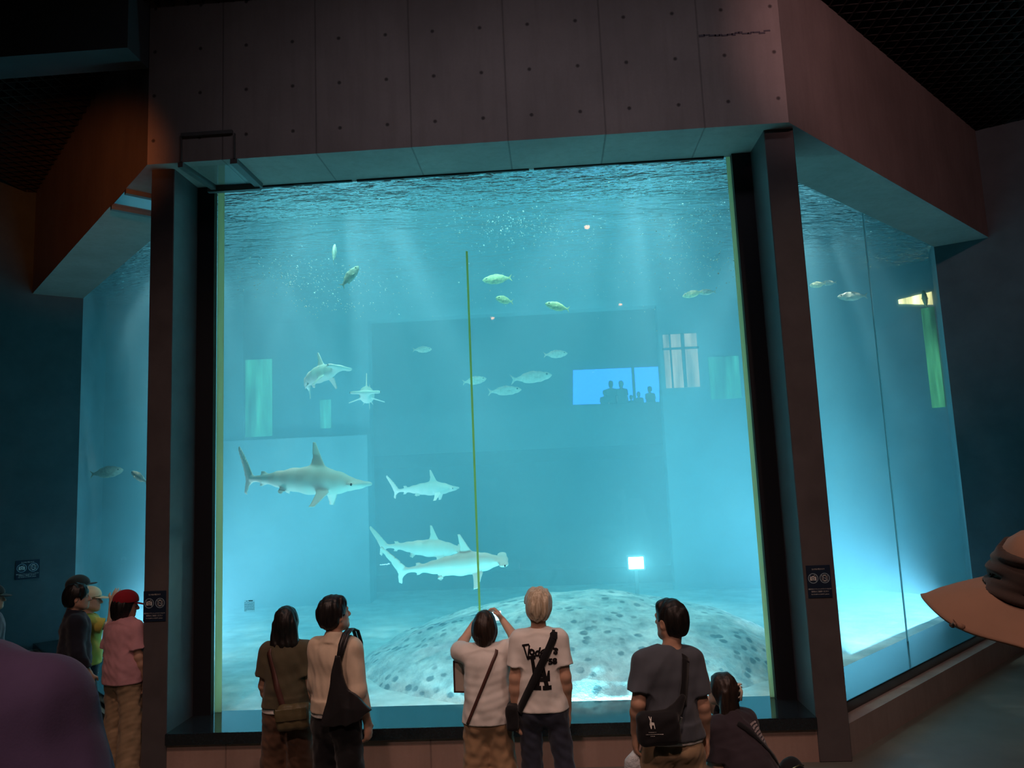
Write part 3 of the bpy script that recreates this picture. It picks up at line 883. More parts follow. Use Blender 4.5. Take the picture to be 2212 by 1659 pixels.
class Person:
    def __init__(self, label, px, h_body, yaw=0, height=1.70, floor=0.0, Y=None, skin=None, pose=None, head=(0, 0, 0), build=1.0, vox=0.0065, loc=None):
        self.S = height/1.70
        self.v = vox
        self.build = build
        self.label = label
        J = dict(pelvis=(0, 0, .93), waist=(0, 0, 1.06), chest=(0, 0, 1.27), neck=(0, -.015, 1.42), head=(0, .012, 1.575),
                 shL=(-.143, -.005, 1.352), shR=(.143, -.005, 1.352), hipL=(-.085, 0, .90), hipR=(.085, 0, .90),
                 kneeL=(-.10, .02, .49), kneeR=(.10, .02, .49), ankL=(-.105, -.02, .085), ankR=(.105, -.02, .085),
                 elL=(-.172, -.03, 1.09), elR=(.172, -.03, 1.09), wrL=(-.182, .04, .85), wrR=(.182, .04, .85))
        self.hand_dir = dict(L=(0, .12, -1), R=(0, .12, -1)); self.palm = dict(L=(1, 0, 0), R=(-1, 0, 0)); self.curl = dict(L=28, R=28)
        self.toe = dict(L=(-.25, 1, 0), R=(.25, 1, 0))
        for k, v in (pose or {}).items():
            if k in J: J[k] = v
            elif k.startswith('hand'): self.hand_dir[k[-1]] = v
            elif k.startswith('palm'): self.palm[k[-1]] = v
            elif k.startswith('curl'): self.curl[k[-1]] = v
            elif k.startswith('toe'): self.toe[k[-1]] = v
        self.J = {k: np.array(v, float)*self.S for k, v in J.items()}
        self.hx, self.hy, self.hz = rot_axes(*head)
        P = np.array(list(self.J.values()))
        self.lo = P.min(0)-0.22*self.S; self.hi = P.max(0)+0.22*self.S
        self.lo[2] = min(self.lo[2], -0.01)
        self.skin = skin or SKIN
        # stand the figure so that the given head-top pixel is matched
        if loc is None:
            d = _f+_r*((px[0]-1106)/F_PX)-_u*((px[1]-829.5)/F_PX)
            top = h_body+floor
            p = Vector((0, 0, CAM_H))+d*((top-CAM_H)/d.z)
            hx_, hy_ = self.J['head'][0], self.J['head'][1]
            cw, sw = math.cos(math.radians(yaw)), math.sin(math.radians(yaw))
            ox, oy = hx_*cw-hy_*sw, hx_*sw+hy_*cw
            loc = (p.x-ox, p.y-oy, floor)
            if Y is not None: loc = (p.x*Y/p.y-ox, Y-oy, floor)
        self.M = Matrix.Translation(loc) @ Matrix.Rotation(math.radians(yaw), 4, 'Z')
        self.layers = []
        self.body()
    def hp(self, a, b, c):
        return self.J['head']+self.S*(a*self.hx+b*self.hy+c*self.hz)
    def field(self, lo=None, hi=None, v=None):
        return Field(self.lo if lo is None else lo, self.hi if hi is None else hi, v or self.v)
    def torso_axes(self):
        up = unit(self.J['chest']-self.J['pelvis']); rt = unit(self.J['shR']-self.J['shL']); fw = unit(np.cross(up, rt))
        return rt, fw, up
    def body(self):
        J = self.J; s = self.S; b = self.build
        f = self.field()
        rt, fw, up = self.torso_axes()
        f.cone(J['pelvis'], J['waist'], .140*s*b, .122*s*b, .03*s, fw, 1.4)
        f.cone(J['waist'], J['chest'], .122*s*b, .145*s*b, .04*s, fw, 1.42)
        f.cone(J['chest'], J['neck']-up*.14*s, .145*s*b, .10*s*b, .04*s, fw, 1.5)
        self.torso = self.field()
        self.torso.D = f.D.copy()
        for q in 'LR': self.torso.cone(J['neck']-up*.058*s, J['sh'+q], .044*s, .050*s*b, .05*s)
        f.cone(J['neck']-up*.06*s, J['head']-self.hz*.06*s-self.hy*.015*s, .056*s*b, .052*s, .03*s)
        for q in 'LR':
            sh, el, wr = J['sh'+q], J['el'+q], J['wr'+q]
            f.cone(J['neck']-up*.058*s, sh, .044*s, .050*s*b, .05*s)
            f.cone(sh, el, .048*s*b, .039*s*b, .03*s)
            m = el+(wr-el)*.3
            f.cone(el, m, .040*s*b, .041*s*b, .02*s); f.cone(m, wr, .041*s*b, .026*s, .02*s)
            self.hand(f, q)
            hp, kn, an = J['hip'+q], J['knee'+q], J['ank'+q]
            f.cone(hp, kn, .078*s*b, .052*s*b, .04*s)
            m = kn+(an-kn)*.3
            f.cone(kn, m, .054*s, .056*s*b, .02*s); f.cone(m, an, .056*s*b, .036*s, .02*s)
            t = unit(self.toe[q])
            f.cone(an+np.array([0, 0, -.035*s]), an+t*.15*s+np.array([0, 0, -.05*s]), .042*s, .032*s, .02*s)
        # head
        h = self.hp; hx, hy, hz = self.hx, self.hy, self.hz; A = (hx, hy, hz)
        f.ell(h(0, -.012, .022), (.075*s, .094*s, .093*s), A, .02*s)
        f.ell(h(0, .030, -.035), (.060*s, .066*s, .075*s), A, .03*s)
        f.cone(h(0, .060, -.092), h(0, .078, -.092), .026*s, .020*s, .03*s)          # chin
        f.cone(h(-.05, .0, -.06), h(-.015, .065, -.095), .024*s, .02*s, .03*s); f.cone(h(.05, .0, -.06), h(.015, .065, -.095), .024*s, .02*s, .03*s)
        f.cone(h(-.035, .078, .022), h(.035, .078, .022), .014*s, .014*s, .02*s)      # brow
        f.cone(h(0, .088, .012), h(0, .112, -.030), .010*s, .015*s, .012*s)           # nose
        f.ell(h(-.012, .100, -.034), (.010*s, .010*s, .008*s), A, .008*s); f.ell(h(.012, .100, -.034), (.010*s, .010*s, .008*s), A, .008*s)
        f.ell(h(0, .091, -.058), (.024*s, .012*s, .0075*s), A, .008*s); f.ell(h(0, .088, -.068), (.020*s, .012*s, .008*s), A, .008*s)
        for q in (-1, 1):
            f.ell(h(q*.031, .094, .006), (.015*s, .012*s, .010*s), A, .012*s, 'cut')
            f.ell(h(q*.076, -.008, -.012), (.010*s, .022*s, .032*s), (unit(hx+q*.35*hy*-1), hy, hz), .010*s)
            f.ell(h(q*.086, -.004, -.010), (.006*s, .011*s, .018*s), A, .006*s, 'cut')
        self.o = f.mesh('person', self.skin)
        self.o.matrix_world = self.M
        tag(self.o, self.label, 'person')
        for q in (-1, 1):
            bm = bmesh.new(); bmesh.ops.create_uvsphere(bm, u_segments=12, v_segments=8, radius=.0125*s)
            e = bm_obj('eye', bm, W_EYE, self.o, True); e.location = Vector(h(q*.031, .077, .006))
            bm = bmesh.new(); bmesh.ops.create_uvsphere(bm, u_segments=10, v_segments=6, radius=.0062*s)
            e2 = bm_obj('iris', bm, M_EYE, e, True); e2.location = Vector(hy*.0085*s)
    def hand(self, f, q):
        s = self.S; wr = self.J['wr'+q]; d = unit(self.hand_dir[q]); n = np.array(self.palm[q], float)
        n = unit(n-d*(n@d)); t = np.cross(d, n)*(1 if q == 'R' else -1)
        f.cone(wr, wr+d*.06*s, .028*s, .036*s, .015*s, n, 1.7)
        f.cone(wr+d*.035*s, wr+d*.085*s, .038*s, .040*s, .012*s, n, 2.6)
        c0 = math.radians(self.curl[q])
        for i, (o, L) in enumerate(((.031, .070), (.0105, .079), (-.0105, .073), (-.031, .058))):
            p = wr+d*.085*s+t*o*s*1.08; a = c0*(0.5+0.12*i); r = .0096*s
            sp = t*o*1.1
            for k, fr in enumerate((.45, .30, .25)):
                dd = unit(d*math.cos(a)+n*math.sin(a)+sp)
                p2 = p+dd*L*fr*s
                f.cone(p, p2, r, r*.9, .004*s); p = p2; r *= .9; a += c0
        b = wr+d*.03*s+t*.028*s
        m = b+unit(d*.6+t*.75+n*.25)*.042*s
        e = m+unit(d*.9+t*.25+n*.4)*.034*s
        f.cone(b, m, .016*s, .012*s, .012*s); f.cone(m, e, .0115*s, .009*s, .006*s)
    def add(self, f, name, mat):
        o = f.mesh(name, mat, self.o)
        return o
    # ---- clothing
    def top(self, mat, hem=.92, sleeve=.62, loose=.022, hemr=.150, q=1.34, seed=1, amp=.006, name='t_shirt', collar=0.0, sl_r=.074, long=False, tilt=(0, 0, -1), hem_c=None, chest_r=.146, over=True, band=0):
        J = self.J; s = self.S; b = self.build
        f = self.field()
        rt, fw, up = self.torso_axes()
        hemc = J['pelvis']+up*(hem*s-.93*s) if hem_c is None else np.array(hem_c)*s
        low = hemc-up*.08*s
        mid = J['chest']+(low-J['chest'])*.5
        f.cone(J['chest'], mid, (chest_r+loose)*s*b, (hemr+loose*.6)*s*b, .04*s, fw, q)
        f.cone(mid, low, (hemr+loose*.6)*s*b, (hemr+loose*.7)*s*b, .04*s, fw, min(q, 1.22))
        f.cone(J['chest']+up*.01*s, J['neck']-up*.15*s, (chest_r-.005+loose)*s*b, (.100+loose*.6)*s*b, .05*s, fw, q*1.05)
        for k in 'LR':
            sh, el, wr = J['sh'+k], J['el'+k], J['wr'+k]
            f.cone(J['neck']-up*.052*s, sh+up*.002*s, (.046+loose*.4)*s, (.050+loose*.6)*s*b, .05*s)
            if long:
                f.cone(sh, el, (.050+loose*.6)*s*b, (.044+loose*.8)*s*b, .05*s)
                e = el+(wr-el)*.93
                self._capped(f, el, e, (.044+loose*.8)*s*b, (.034+loose*.5)*s, .02*s)
            else:
                if sleeve <= 1:
                    e = sh+(el-sh)*sleeve
                    self._capped(f, sh, e, (.054+loose*.6)*s*b, sl_r*s*b, .035*s)
                else:
                    f.cone(sh, el, (.050+loose*.6)*s*b, (.044+loose*.8)*s*b, .05*s)
                    e = el+(wr-el)*(sleeve-1)
                    self._capped(f, el, e, (.052+loose)*s*b, sl_r*.8*s*b, .02*s)
        sd = seed
        f.all(lambda D, X, Y, Z: D+amp*s*folds(X/s, Y/s, Z/s, sd, (34, 34, 16), 5)+amp*.55*s*folds(X/s, Y/s, Z/s, sd+50, (60, 60, 60), 4)*np.clip(1.2-(Z/s-.95)*1.6, .4, 1))
        f.D = np.minimum(f.D, self.torso.D-.007)
        if over:
            for g in self.layers:
                k_ = .035; q_ = np.maximum(k_-np.abs(f.D-(g-.006)), 0)/k_
                f.D = np.minimum(f.D, g-.006)-q_*q_*k_*.25
        f.plane(hemc, -up if tilt == (0, 0, -1) else tilt, .006)
        if band: f.plane(hemc+up*band*s, up, .006)
        # neck opening
        nk = J['neck']+up*.035*s+fw*.02*s
        f.ell(nk, (.062*s, .064*s, .040*s), (rt, fw, unit(up+fw*.25)), .008*s, 'cut')
        if collar:
            c = J['neck']+up*.006*s; R = .063*s; r = collar*s
            uu = unit(up+fw*.22); aa = rt; bb = unit(np.cross(uu, aa))
            def tor(X, Y, Z):
                x = X-c[0]; y = Y-c[1]; z = Z-c[2]
                a = x*aa[0]+y*aa[1]+z*aa[2]; e = x*bb[0]+y*bb[1]+z*bb[2]; w = x*uu[0]+y*uu[1]+z*uu[2]
                rr = np.sqrt(a*a+e*e)-(R-w*.25)
                return np.sqrt(rr*rr*2.2+np.maximum(np.abs(w)-r*1.2, 0)**2)-r*.62
            f.op(tor, c-.1*s, c+.1*s, .006*s)
        self.shirt = f
        self.layers.append(f.D)
        return self.add(f, name, mat)
    def _capped(self, f, p, q, r0, r1, k):
        p = np.asarray(p, float); q = np.asarray(q, float); v = q-p; L = np.linalg.norm(v); u = v/L
        q2 = q+u*r1
        slope = (r1-r0)/L; rr = r1+slope*r1
        v2 = q2-p; L2 = v2@v2
        def fn(X, Y, Z):
            x = X-p[0]; y = Y-p[1]; z = Z-p[2]
            t = np.clip((x*v2[0]+y*v2[1]+z*v2[2])/L2, 0, 1)
            d = np.sqrt((x-t*v2[0])**2+(y-t*v2[1])**2+(z-t*v2[2])**2)-(r0+t*(rr-r0))
            return np.maximum(d, (X-q[0])*u[0]+(Y-q[1])*u[1]+(Z-q[2])*u[2])
        R = max(r0, rr)
        f.op(fn, np.minimum(p, q2)-R, np.maximum(p, q2)+R, k)
    def pants(self, mat, top=1.02, loose=.012, knee=.068, ankle=.062, seed=3, amp=.005, name='trousers', wide=0.0):
        J = self.J; s = self.S; b = self.build
        f = self.field()
        rt, fw, up = self.torso_axes()
        tp = J['pelvis']+up*(top-.93)*s
        f.cone(J['pelvis']-up*.03*s, tp+up*.03*s, (.146+loose*.6)*s*b, (.130+loose*.4)*s*b, .03*s, fw, 1.36)
        for k in 'LR':
            hp, kn, an = J['hip'+k], J['knee'+k], J['ank'+k]
            q = 1 if k == 'R' else -1
            f.ell(hp+np.array([-.005*q*s, -.042*s, -.035*s]), (.075*s*b, .070*s*b, .090*s*b), None, .05*s)
            f.cone(hp, kn, (.080+loose)*s*b, (knee+wide)*s*b, .035*s)
            an2 = an+np.array([0, 0, -.045*s])
            self._capped(f, kn, an2, (knee+wide)*s*b, (ankle+wide*1.3)*s*b, .02*s)
        sd = seed
        f.all(lambda D, X, Y, Z: D+amp*s*folds(X/s, Y/s, Z/s, sd, (36, 36, 44), 5)+amp*.55*s*folds(X/s, Y/s, Z/s, sd+9, (80, 80, 80), 4))
        f.plane(tp, up, .006)
        self.trousers = f
        self.layers.append(f.D)
        return self.add(f, name, mat)
    def shoes(self, mat):
        s = self.S; J = self.J
        for k in 'LR':
            an = J['ank'+k]; t = unit(self.toe[k]); sd = unit(np.cross(t, (0, 0, 1)))
            z0 = an[2]-.083*s
            c = np.array([an[0], an[1], z0])
            lo = c-np.array([.2, .2, .03])*s; hi = c+np.array([.2, .26, .16])*s
            lo = np.minimum(lo, c+t*.2*s-.08*s); hi = np.maximum(hi, c+t*.2*s+.1*s)
            f = Field(lo, hi, self.v)
            f.cone(c-t*.045*s+np.array([0, 0, .045*s]), c+t*.15*s+np.array([0, 0, .033*s]), .046*s, .042*s, .02*s)
            f.cone(c+np.array([0, 0, .04*s]), c+np.array([0, 0, .10*s]), .046*s, .048*s, .03*s)
            f.box(c+t*.06*s+np.array([0, 0, .014*s]), (.048*s, .145*s, .014*s), (sd, t, (0, 0, 1)), .012*s, .006*s)
            f.plane(c+np.array([0, 0, .002]), (0, 0, -1), .002)
            self.add(f, 'shoe', mat)
    def hair(self, mat, kind='short', seed=4, name='hair', vol=.009, rough=.0035, front=.082):
        s = self.S; h = self.hp; hx, hy, hz = self.hx, self.hy, self.hz; A = (hx, hy, hz)
        c = self.J['head']
        ext = .17*s if kind in ('short', 'crop') else .42*s
        f = Field(c-np.array([.2*s, .2*s, ext]), c+np.array([.2*s, .2*s, .2*s]), min(self.v, .006))
        f.ell(h(0, -.016, .026), ((.076+vol)*s, (.094+vol)*s, (.093+vol)*s), A, .02*s)
        f.ell(h(0, -.045, -.02), ((.066+vol*.8)*s, (.060+vol)*s, (.085)*s), A, .03*s)
        g = (lambda a, b_, c_: self.J['head']+self.S*(a*hx+b_*hy+c_*hz))
        if kind in ('short', 'crop'):
            # hairline: from forehead over the temples to the nape
            f.plane(g(0, front, .05), unit(hy*.80-hz*.60), .012*s)
            f.plane(g(0, -.03, -.088), -hz, .02*s)
            for q in (-1, 1):
                f.ell(g(q*.085, .012, -.03), (.03*s, .030*s, .04*s), A, .012*s, 'cut')
            f.cone(g(-.035, .045, .082), g(.035, .045, .084), .030*s, .030*s, .03*s)
        elif kind == 'bob':
            f.ell(g(0, -.030, -.03), (.100*s, .098*s, .118*s), A, .04*s)
            f.plane(g(0, .055, .0), unit(hy*1.0-hz*.25), .02*s)
            f.cone(g(0, -.07, -.11), g(0, -.055, -.165), .045*s, .022*s, .03*s)
        elif kind == 'long':
            f.ell(g(0, -.025, -.01), (.093*s, .095*s, .115*s), A, .03*s)
            for i, x in enumerate((-.072, -.045, -.015, .015, .045, .072)):
                yb = -.075+.25*abs(x)
                f.cone(g(x*.95, yb, .0), g(x*1.05, yb-.01, -.16), .034*s, .036*s, .02*s)
                f.cone(g(x*1.05, yb-.01, -.16), g(x*1.02, yb-.042, -.265-.012*((i*7) % 3)), .036*s, .017*s, .015*s)
            f.plane(g(0, .05, .0), unit(hy-hz*.35), .02*s)
        sd = seed
        def nz(D, X, Y, Z):
            a = (X-c[0])*hx[0]+(Y-c[1])*hx[1]+(Z-c[2])*hx[2]; b_ = (X-c[0])*hy[0]+(Y-c[1])*hy[1]+(Z-c[2])*hy[2]; e = (X-c[0])*hz[0]+(Y-c[1])*hz[1]+(Z-c[2])*hz[2]
            return D+rough*s*folds(a/s, b_/s, e/s, sd, (120, 120, 22), 5)+.0035*s*folds(a/s, b_/s, e/s, sd+3, (40, 40, 30), 3)
        f.all(nz)
        self.hairf = f
        return self.add(f, name, mat)
    def cap(self, crown, brim, name='cap', bill=.075, turn=0, up=.0):
        """Peaked cap: a rounded crown and a bill as its sub-part."""
        s = self.S; h = self.hp; A = (self.hx, self.hy, self.hz)
        hx, hy, hz = A
        f = Field(self.J['head']-.26*s, self.J['head']+.26*s, min(self.v, .006))
        f.ell(h(0, -.010, .045), (.099*s, .120*s, .104*s), A, .01*s)
        f.plane(h(0, 0, .028), unit(-hz+hy*.10), .006*s)
        o = self.add(f, name, crown)
        a = math.radians(turn); fy = unit(hy*math.cos(a)+hx*math.sin(a)); fx = unit(np.cross(fy, hz))
        g = Field(self.J['head']-.3*s, self.J['head']+.3*s, .005)
        g.poly(self.J['head']+hz*(.040)*s, fx, unit(fy-hz*(.18-up)), [(-.075*s, .06*s), (-.078*s, .10*s), (-.062*s, .15*s), (-.03*s, (.105+bill)*s), (.03*s, (.105+bill)*s), (.062*s, .15*s), (.078*s, .10*s), (.075*s, .06*s)], .006*s, .002, 0.3)
        g.mesh('bill', brim, o)
        return o

def ribbon(name, pts, nrm, width, th, mat, parent=None, M=None):
    """Flat strap along pts with surface normals nrm."""
    P = [Vector(p) for p in pts]; N = [Vector(n) for n in nrm]
    vs = []; fs = []
    for i, p in enumerate(P):
        t = (P[min(i+1, len(P)-1)]-P[max(i-1, 0)]).normalized()
        n = (N[i]-t*N[i].dot(t)).normalized(); w = t.cross(n).normalized()
        for a, b in ((-1, 0), (1, 0), (1, 1), (-1, 1)):
            vs.append(p+w*a*width/2+n*b*th)
    k = len(P)
    for i in range(k-1):
        for a in range(4):
            b = (a+1) % 4
            fs.append((i*4+a, i*4+b, i*4+4+b, i*4+4+a))
    fs.append((3, 2, 1, 0)); fs.append(((k-1)*4, (k-1)*4+1, (k-1)*4+2, (k-1)*4+3))
    o = mesh_obj(name, vs, fs, mat, parent, True)
    bm = bmesh.new(); bm.from_mesh(o.data); bmesh.ops.recalc_face_normals(bm, faces=bm.faces); bm.to_mesh(o.data); bm.free()
    if M is not None and parent is None: o.matrix_world = M
    return o

def drape(pf, keys, n=26, gap=.006):
    """Lay a path on a garment: keys are (x, z, side) with side -1 back, +1 front; returns points and outward normals in the wearer's frame."""
    pts = []; nr = []
    seg = []
    for (a, b) in zip(keys[:-1], keys[1:]):
        m = max(2, int(n*np.linalg.norm(np.array(a[:2])-np.array(b[:2]))/.9)+2)
        for i in range(m):
            t = i/m
            seg.append((a[0]+(b[0]-a[0])*t, a[1]+(b[1]-a[1])*t, a[2]+(b[2]-a[2])*t))
    seg.append(keys[-1])
    for x, z, sd in seg:
        ang = sd*math.pi/2
        d = np.array([0, -math.sin(ang), -math.cos(ang)*1.0])
        if abs(sd) > .55: d = np.array([0, -np.sign(sd), 0.0])
        st = np.array([x, 0, z])-d*.45
        if abs(sd) <= .55: st = np.array([x, -.0, z+.0])-d*.5
        h_ = pf.hit(st, d, gap)
        if h_ is None: continue
        pts.append(h_); nr.append(pf.grad(h_))
    # smooth
    P = np.array(pts)
    for _ in range(2):
        P[1:-1] = P[1:-1]*.5+(P[:-2]+P[2:])*.25
    return [tuple(p) for p in P], [tuple(x) for x in nr]
# ---------------------------------------------------------------- who stands where
M_OLIVE = cloth('olive_jersey', (0.085, 0.072, 0.042))
M_BROWN = cloth('brown_twill', (0.11, 0.058, 0.035))
M_CREAM = cloth('cream_shirting', (0.62, 0.50, 0.38))
M_BLK = cloth('black_cloth', (0.010, 0.010, 0.012))
M_WHITE = cloth('white_jersey', (0.78, 0.74, 0.70), 0.05)
M_TAN = cloth('tan_cotton', (0.37, 0.235, 0.135))
M_KHAKI = cloth('khaki_cotton', (0.36, 0.25, 0.15))
M_DENIM = cloth('dark_denim', (0.032, 0.038, 0.062), 0.35)
M_GREY = cloth('slate_jersey', (0.075, 0.085, 0.105))
M_PLUM = cloth('dark_plum_jersey', (0.035, 0.026, 0.034))
M_PALE = cloth('pale_beige_cotton', (0.60, 0.49, 0.41))
M_PINK = cloth('pink_linen', (0.62, 0.31, 0.34))
M_NAVY = cloth('navy_cloth', (0.016, 0.018, 0.030))
M_PURPLE = cloth('purple_jersey', (0.115, 0.082, 0.18), 0.15)
M_YEL = cloth('yellow_cloth', (0.62, 0.52, 0.10))
M_RED = cloth('red_cap_cloth', (0.30, 0.012, 0.022))
M_CREAMCAP = cloth('cream_cap_cloth', (0.75, 0.62, 0.42))
M_CHAR = cloth('charcoal_cap_cloth', (0.03, 0.03, 0.03))
M_LEATH = plain('dark_leather', (0.02, 0.018, 0.02), 0.42, 0.4, bump=(60, 0.25, 0.004))
M_BROWNL = plain('brown_leather', (0.085, 0.035, 0.028), 0.45, 0.4, bump=(60, 0.25, 0.004))
M_OLIVEL = plain('olive_leather', (0.105, 0.085, 0.042), 0.42, 0.4, bump=(50, 0.35, 0.004))
M_SHOE = plain('dark_shoe', (0.03, 0.028, 0.028), 0.6, 0.3)
M_SHOEW = plain('pale_shoe', (0.5, 0.47, 0.42), 0.6, 0.3)
M_BRASS = plain('brass_ring', (0.6, 0.5, 0.3), 0.3, 0.5, 1.0)
M_PLASTIC = plain('white_plastic_film', (0.62, 0.68, 0.72), 0.3, 0.5, bump=(14, 0.8, 0.03))

# A: olive T-shirt
A = Person('person with straight dark hair to the shoulders in an olive T-shirt and wide brown trousers', (620, 1308), 1.60, 0, 1.60,
           pose=dict(elR=(.19, -.01, 1.09), wrR=(.19, .06, .86), elL=(-.19, .01, 1.09), wrL=(-.16, .10, .88)), head=(0, 4, 0))
A.pants(M_BROWN, 1.04, .02, .085, .09, 3, .006, wide=.025)
A.top(M_WHITE, hem=.905, loose=.012, seed=8, name='undershirt', sleeve=.3, sl_r=.06, hemr=.146, band=.10)
A.top(M_OLIVE, hem=.945, loose=.030, hemr=.155, seed=1, sl_r=.086, sleeve=.68)
A.hair(HAIR_BLACK, 'long', 2, rough=.0055)
A.shoes(M_SHOE)
# B: cream overshirt
B = Person('person with short black hair in a long-sleeved cream shirt and black trousers, looking right', (722, 1287), 1.72, -20, 1.72,
           pose=dict(elR=(.205, -.03, 1.10), wrR=(.20, .07, .87), elL=(-.165, .0, 1.10), wrL=(-.15, .08, .88), head=(-.015, .012, 1.575)), head=(-22, 8, 0))
B.pants(M_BLK, 1.03, .014, .078, .075, 4, .004, wide=.012)
B.top(M_WHITE, hem=.925, loose=.014, seed=9, name='undershirt', sleeve=.3, sl_r=.06, hemr=.146, band=.10)
B.top(M_CREAM, hem=.955, loose=.020, hemr=.146, seed=12, long=True, collar=.022, name='shirt', amp=.008, q=1.3)
B.hair(HAIR_BLACK, 'short', 5, vol=.015, rough=.0055)
B.shoes(M_SHOE)
# C: white T-shirt, photographing
Cc = Person('person with brown bobbed hair and white T-shirt raising a phone in both hands', (1046, 1317), 1.55, 0, 1.55,
            pose=dict(elR=(.265, .11, 1.40), wrR=(.125, .235, 1.575), elL=(-.235, .13, 1.36), wrL=(-.115, .245, 1.55),
                      handR=(-.45, .12, .6), palmR=(-.75, -.2, -.5), curlR=38, handL=(.45, .12, .6), palmL=(.75, -.2, -.5), curlL=38,
                      shR=(.160, .01, 1.385), shL=(-.160, .01, 1.375)), head=(0, 6, 0), skin=SKIN2, build=1.06)
Cc.pants(M_TAN, 1.02, .014, .085, .082, 6, .006, wide=.02)
Cc.top(M_WHITE, hem=.865, loose=.024, hemr=.150, seed=21, sl_r=.082, sleeve=.70, amp=.007, q=1.28)
Cc.hair(HAIR_BROWN, 'bob', 8, rough=.006)
Cc.shoes(M_SHOEW)
# D: silver hair, lettered T-shirt
Dd = Person('person with cropped silver-blond hair in a white T-shirt lettered in black, and dark jeans', (1160, 1270), 1.70, -3, 1.70,
            pose=dict(elR=(.172, -.03, 1.10), wrR=(.175, .05, .86), elL=(-.178, -.04, 1.10), wrL=(-.19, .0, .85), handL=(.05, .05, -1),
                      kneeL=(-.09, .02, .49), ankL=(-.09, -.02, .085), kneeR=(.14, -.01, .49), ankR=(.22, -.05, .085)), head=(14, 4, 3))
Dd.pants(M_DENIM, 1.02, .008, .068, .060, 7, .005)
Dd.top(M_WHITE, hem=.885, loose=.014, hemr=.144, seed=31, sl_r=.070, sleeve=.70, q=1.30, amp=.005)
Dd.hair(HAIR_WHITE, 'short', 11, vol=.021, rough=.006)
Dd.shoes(M_SHOE)
# E: slate T-shirt
Ee = Person('person with short black hair in a slate grey T-shirt and khaki trousers, looking left', (1446, 1293), 1.72, 4, 1.72,
            pose=dict(elR=(.185, -.03, 1.09), wrR=(.205, .03, .90), elL=(-.195, -.06, 1.13), wrL=(-.21, .03, .94), head=(.042, .012, 1.575), neck=(.016, -.015, 1.42),
                      kneeR=(.12, .02, .49), ankR=(.13, -.02, .085), kneeL=(-.13, .02, .49), ankL=(-.15, -.02, .085)), head=(34, 2, -2))
Ee.pants(M_KHAKI, 1.03, .014, .080, .074, 9, .008, wide=.012)
Ee.top(M_WHITE, hem=.905, loose=.014, seed=9, name='undershirt', sleeve=.3, sl_r=.06, hemr=.146, band=.10)
Ee.top(M_GREY, hem=.925, loose=.018, hemr=.148, seed=41, sl_r=.076, sleeve=.76)
Ee.hair(HAIR_BLACK, 'short', 15, vol=.008)
Ee.shoes(M_SHOE)
# F: squatting woman
Ff = Person('person crouching low beside the slate grey T-shirt wearer, long dark hair in a claw clip', (1556, 1450), 1.06, 32, 1.62,
            pose=dict(pelvis=(0, -.15, .32), waist=(0, -.12, .45), chest=(0, .03, .66), neck=(0, .10, .83), head=(0, .155, .985),
                      shL=(-.145, .085, .755), shR=(.145, .075, .755), hipL=(-.085, -.14, .30), hipR=(.085, -.14, .30),
                      kneeL=(-.19, .30, .42), kneeR=(.17, .28, .43), ankL=(-.15, .08, .085), ankR=(.13, .06, .085),
                      elL=(-.19, .05, .50), wrL=(-.22, .24, .45), handL=(-.2, .9, -.1), palmL=(.1, .1, -1), curlL=20,
                      elR=(.10, .33, .78), wrR=(-.10, .50, .95), handR=(-.5, .6, .4), palmR=(-.4, .6, -.4), curlR=15), head=(18, 4, 0), skin=SKIN2, build=1.1)
Ff.pants(M_PALE, 1.03, .02, .095, .09, 10, .007, wide=.015)
Ff.top(M_PLUM, hem=.90, loose=.028, hemr=.155, seed=51, sl_r=.088, sleeve=.85, over=False, amp=.006, hem_c=(0, -.155, .41))
Ff.hair(HAIR_BROWN, 'long', 19)
Ff.shoes(M_SHOE)
# left group
Gg = Person('person with dark hair in a black jacket, standing behind the pink shirt wearer', (168, 1258), 1.66, -48, 1.66, vox=.008, Y=6.92,
            pose=dict(elR=(.195, -.01, 1.10), wrR=(.19, .10, .88)), head=(-14, 0, 0))
Gg.pants(M_NAVY, 1.03, .012, .074, .07, 3, .005)
Gg.top(M_WHITE, hem=.905, loose=.012, seed=8, name='undershirt', sleeve=.3, sl_r=.06, hemr=.146, band=.10)
Gg.top(M_NAVY, hem=.945, loose=.026, hemr=.155, seed=61, long=True, collar=.022, name='jacket')
Gg.hair(HAIR_BLACK, 'short', 25, vol=.020, front=.104)
Gg.shoes(M_SHOE)
Hh = Person('person in a charcoal peaked cap, farthest of the group by the left window', (172, 1237), 1.68, -60, 1.65, vox=.009, Y=7.62,
            head=(-10, 6, 0))
Hh.pants(M_NAVY); Hh.top(M_CHAR, hem=.92, seed=71); Hh.hair(HAIR_BLACK, 'short', 26, vol=-.004, rough=.001); Hh.cap(M_CHAR, M_CHAR, bill=.07, up=.12); Hh.shoes(M_SHOE)
Ii = Person('person in a cream peaked cap and yellow top pointing at the left window', (196, 1258), 1.60, -52, 1.57, vox=.008, Y=7.30,
            pose=dict(elR=(.19, .20, 1.29), wrR=(.07, .21, 1.53), handR=(.0, .45, .9), palmR=(-.8, .2, -.3), curlR=14,
                      elL=(-.172, -.03, 1.10)), head=(-18, 0, 0), skin=SKIN2)
Ii.pants(M_NAVY); Ii.top(M_YEL, hem=.92, seed=72, sl_r=.08); Ii.hair(HAIR_BROWN, 'short', 27, vol=-.004, rough=.001); Ii.cap(M_CREAMCAP, M_CREAMCAP, bill=.08); Ii.shoes(M_SHOEW)
Jj = Person('person in a red peaked cap, pink short-sleeved shirt and tan trousers by the left pillar', (273, 1275), 1.615, -20, 1.59, vox=.007, Y=6.78, build=1.12,
            pose=dict(elR=(.195, .0, 1.10), wrR=(.20, .08, .86), elL=(-.19, -.02, 1.10), wrL=(-.18, .10, .90)), head=(-30, -8, 0))
